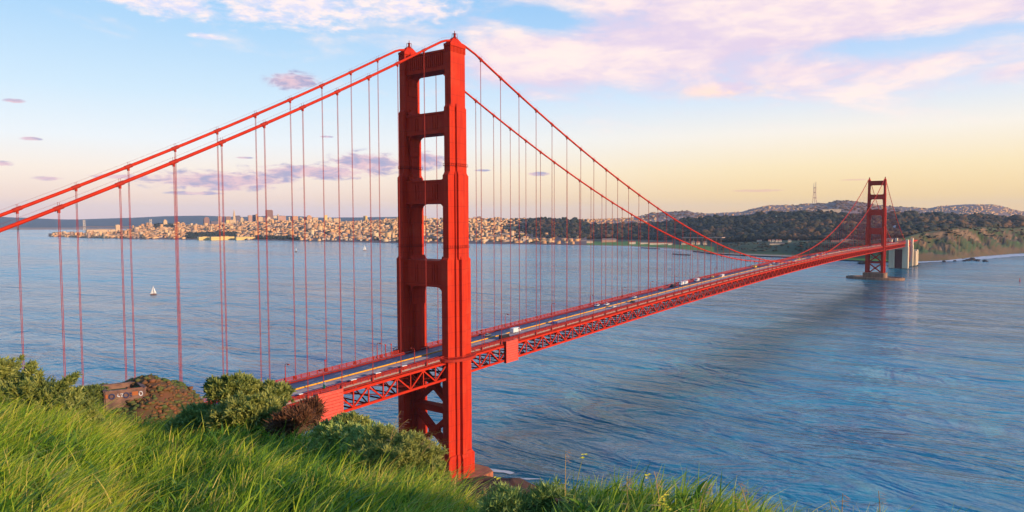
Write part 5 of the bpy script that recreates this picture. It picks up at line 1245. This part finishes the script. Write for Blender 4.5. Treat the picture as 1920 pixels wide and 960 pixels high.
# scrub on the knoll
n_ = 5200; idx = rng.integers(0, len(VK), n_); P = VK[idx]+np.concatenate([rng.normal(0, .15, (n_, 2)), np.zeros((n_, 1))], 1); P = P[P[:, 2] > 84]; n_ = len(P)
M['kscrub'] = tintmat('knoll_scrub', [(0, (0.05, 0.085, 0.018)), (0.45, (0.09, 0.10, 0.028)), (0.65, (0.13, 0.065, 0.025)), (1, (0.19, 0.07, 0.03))])
tk = np.clip(0.5+0.55*vnoise(P[:, 0]/4, P[:, 1]/4, 63)+0.2*rng.normal(size=n_), 0, 1)
blobs('scrub', P-np.array([0, 0, .2]), rng.uniform(.12, .5, n_), rng.uniform(.15, .6, n_), tk, M['kscrub'], 'rusty and green low scrub covering the knoll', 1, 7)
# individual tall stalks: wild oats, mustard flowers
M['stalk'] = paint('green_stalk', (0.16, 0.22, 0.03), (0.26, 0.24, 0.05), 5, 0.7); M['straw'] = paint('dry_straw', (0.38, 0.25, 0.09), (0.30, 0.18, 0.08), 5, 0.8)
M['petal'] = paint('yellow_petals', (0.75, 0.60, 0.02), rough=0.6); M['seed'] = paint('seed_heads', (0.34, 0.20, 0.11), (0.25, 0.14, 0.08), 9, 0.8)
def stalk(u0, D, tip, kind, lab, grp=None):
    g0 = gpos(np.array([float(u0)]), np.array([float(D)]))[0]; tp = at(tip[0], tip[1], D); v = tp-g0
    nm = 'mustard_flower' if kind == 'flower' else ('grass_stalk' if kind == 'stalk' else 'wild_oat')
    T = empty(nm, tuple(g0)); tag(T, lab, 'flower' if kind == 'flower' else 'grass stalk', grp)
    pts = [v*q*np.array([q**0.6, q**0.6, 1]) if False else np.array([v[0]*q**1.5, v[1]*q**1.5, v[2]*(1-(1-q)**1.25)]) for q in np.linspace(0, 1, 9)]
    m = MB(); m.tube(pts, [0.0045*(1-0.6*q) for q in np.linspace(0, 1, 9)], 5)
    for q in (2, 4):
        p = Vector(pts[q]); s = Vector((RT0[0], RT0[1], 0.5))*0.13*(1 if q == 2 else -0.8); sdw = Vector((-RT0[1], RT0[0], 0))*0.006
        m.add([p-sdw, p+s*0.5-sdw*1.2+Vector((0, 0, .03)), p+s, p+s*0.5+sdw*1.2+Vector((0, 0, .03)), p+sdw], [(0, 1, 2, 3, 4)])
    m.build('stem', M['straw'] if kind == 'oat' else M['stalk'], T)
    m = MB(); e = Vector(pts[-1]); rr = np.random.default_rng(int(u0)+int(tip[1]))
    if kind == 'flower':
        for b in range(5):
            c = e+Vector(rr.normal(0, 0.012, 3)); 
            for k in range(4):
                a = k*math.pi/2+rr.random(); d = Vector((math.cos(a), math.sin(a), 0.3))*0.014; s = Vector((-math.sin(a), math.cos(a), 0))*0.007
                m.add([c, c+d*0.6+s, c+d, c+d*0.6-s], [(0, 1, 2, 3)])
        m.build('petals', M['petal'], T)
    else:
        for b in range(14 if kind == 'oat' else 8):
            q = rr.random(); p = Vector(pts[-1])*(q)+Vector(pts[-3])*(1-q); d = Vector((rr.normal()*.5+wdir[0], rr.normal()*.5+wdir[1], -0.2)).normalized()*0.05; s = d.cross(Vector((0, 0, 1))).normalized()*0.004
            m.add([p, p+d*.6+s, p+d, p+d*.6-s], [(0, 1, 2, 3)])
        m.build('seed_head', M['seed'] if kind == 'oat' else M['straw'], T)
ST = [(912, 5.2, (930, 897), 'flower', 'single yellow flower on a bent stem just right of the tower foot'), (1070, 4.6, (1095, 857), 'flower', 'tall yellow tipped flower stem above the other grass'), (1238, 4.3, (1219, 892), 'flower', 'yellow flower on a leaning stem right of the tallest flower'),
      (1248, 4.2, (1230, 884), 'oat', 'reddish seed stalk behind the leaning yellow flower'), (1240, 4.2, (1254, 931), 'flower', 'lower yellow flower cluster near the bottom edge'), (1250, 4.1, (1246, 944), 'flower', 'lowest yellow flower at the bottom edge'), (1265, 4.15, (1257, 951), 'flower', 'small yellow flower beside the lowest one'),
      (1180, 4.4, (1178, 893), 'oat', 'brown seed stalk upright left of the leaning flower'), (1170, 4.5, (1168, 905), 'stalk', 'green grass stalk beside the brown seed stalk'), (1060, 4.8, (1061, 845), 'oat', 'thin pale seed stalk taller than its neighbours by the tall flower'),
      (1310, 4.2, (1332, 905), 'oat', 'reddish plume of wild oat at the right of the flowers'), (1380, 4.1, (1381, 925), 'stalk', 'upright green stalk alone over the water'), (1420, 4.1, (1392, 905), 'oat', 'leaning stalk with faded plume right of the upright stalk'),
      (1580, 4.0, (1567, 938), 'stalk', 'green tuft stalk at the bottom edge far right'), (1590, 4.0, (1592, 925), 'oat', 'thin seed stalk right of the far right tuft'), (1668, 4.0, (1660, 920), 'oat', 'faint drooping seed stalk furthest right'),
      (715, 8.2, (748, 770), 'oat', 'arched dry oat stalk over the water left of the tower'), (700, 8.2, (762, 786), 'oat', 'second arched oat stalk drooping right toward the tower'), (760, 8.0, (815, 823), 'oat', 'drooping golden stalk in front of the tower brace'), (740, 8.1, (800, 818), 'oat', 'shorter golden stalk under the drooping one'), (790, 7.6, (868, 890), 'stalk', 'bright stalk slanting across the tower base')]
for s_ in ST: stalk(*s_)

# ------------------------------------------------------------------ air: one closed box of even haze round everything
hx0, hx1, hy0, hy1, hz0, hz1 = -24500, 24500, -24500, 24500, -60, 640
m = MB(); m.bb(hx0, hx1, hy0, hy1, hz0, hz1); hz = m.build('haze', None) if False else None
me = m.mesh('haze', []); hz = bpy.data.objects.new('haze', me); COL.objects.link(hz)
hm = bpy.data.materials.new('air'); hm.use_nodes = True; nt = hm.node_tree; nt.nodes.clear()
vo = nt.nodes.new('ShaderNodeVolumePrincipled'); vo.inputs['Density'].default_value = 2.3e-5; vo.inputs['Color'].default_value = (0.60, 0.75, 1.0, 1); vo.inputs['Anisotropy'].default_value = 0.0
nt.links.new(vo.outputs[0], nt.nodes.new('ShaderNodeOutputMaterial').inputs['Volume']); me.materials.append(hm)
tag(hz, 'thin pale evening haze over the strait', None, None, 'stuff')
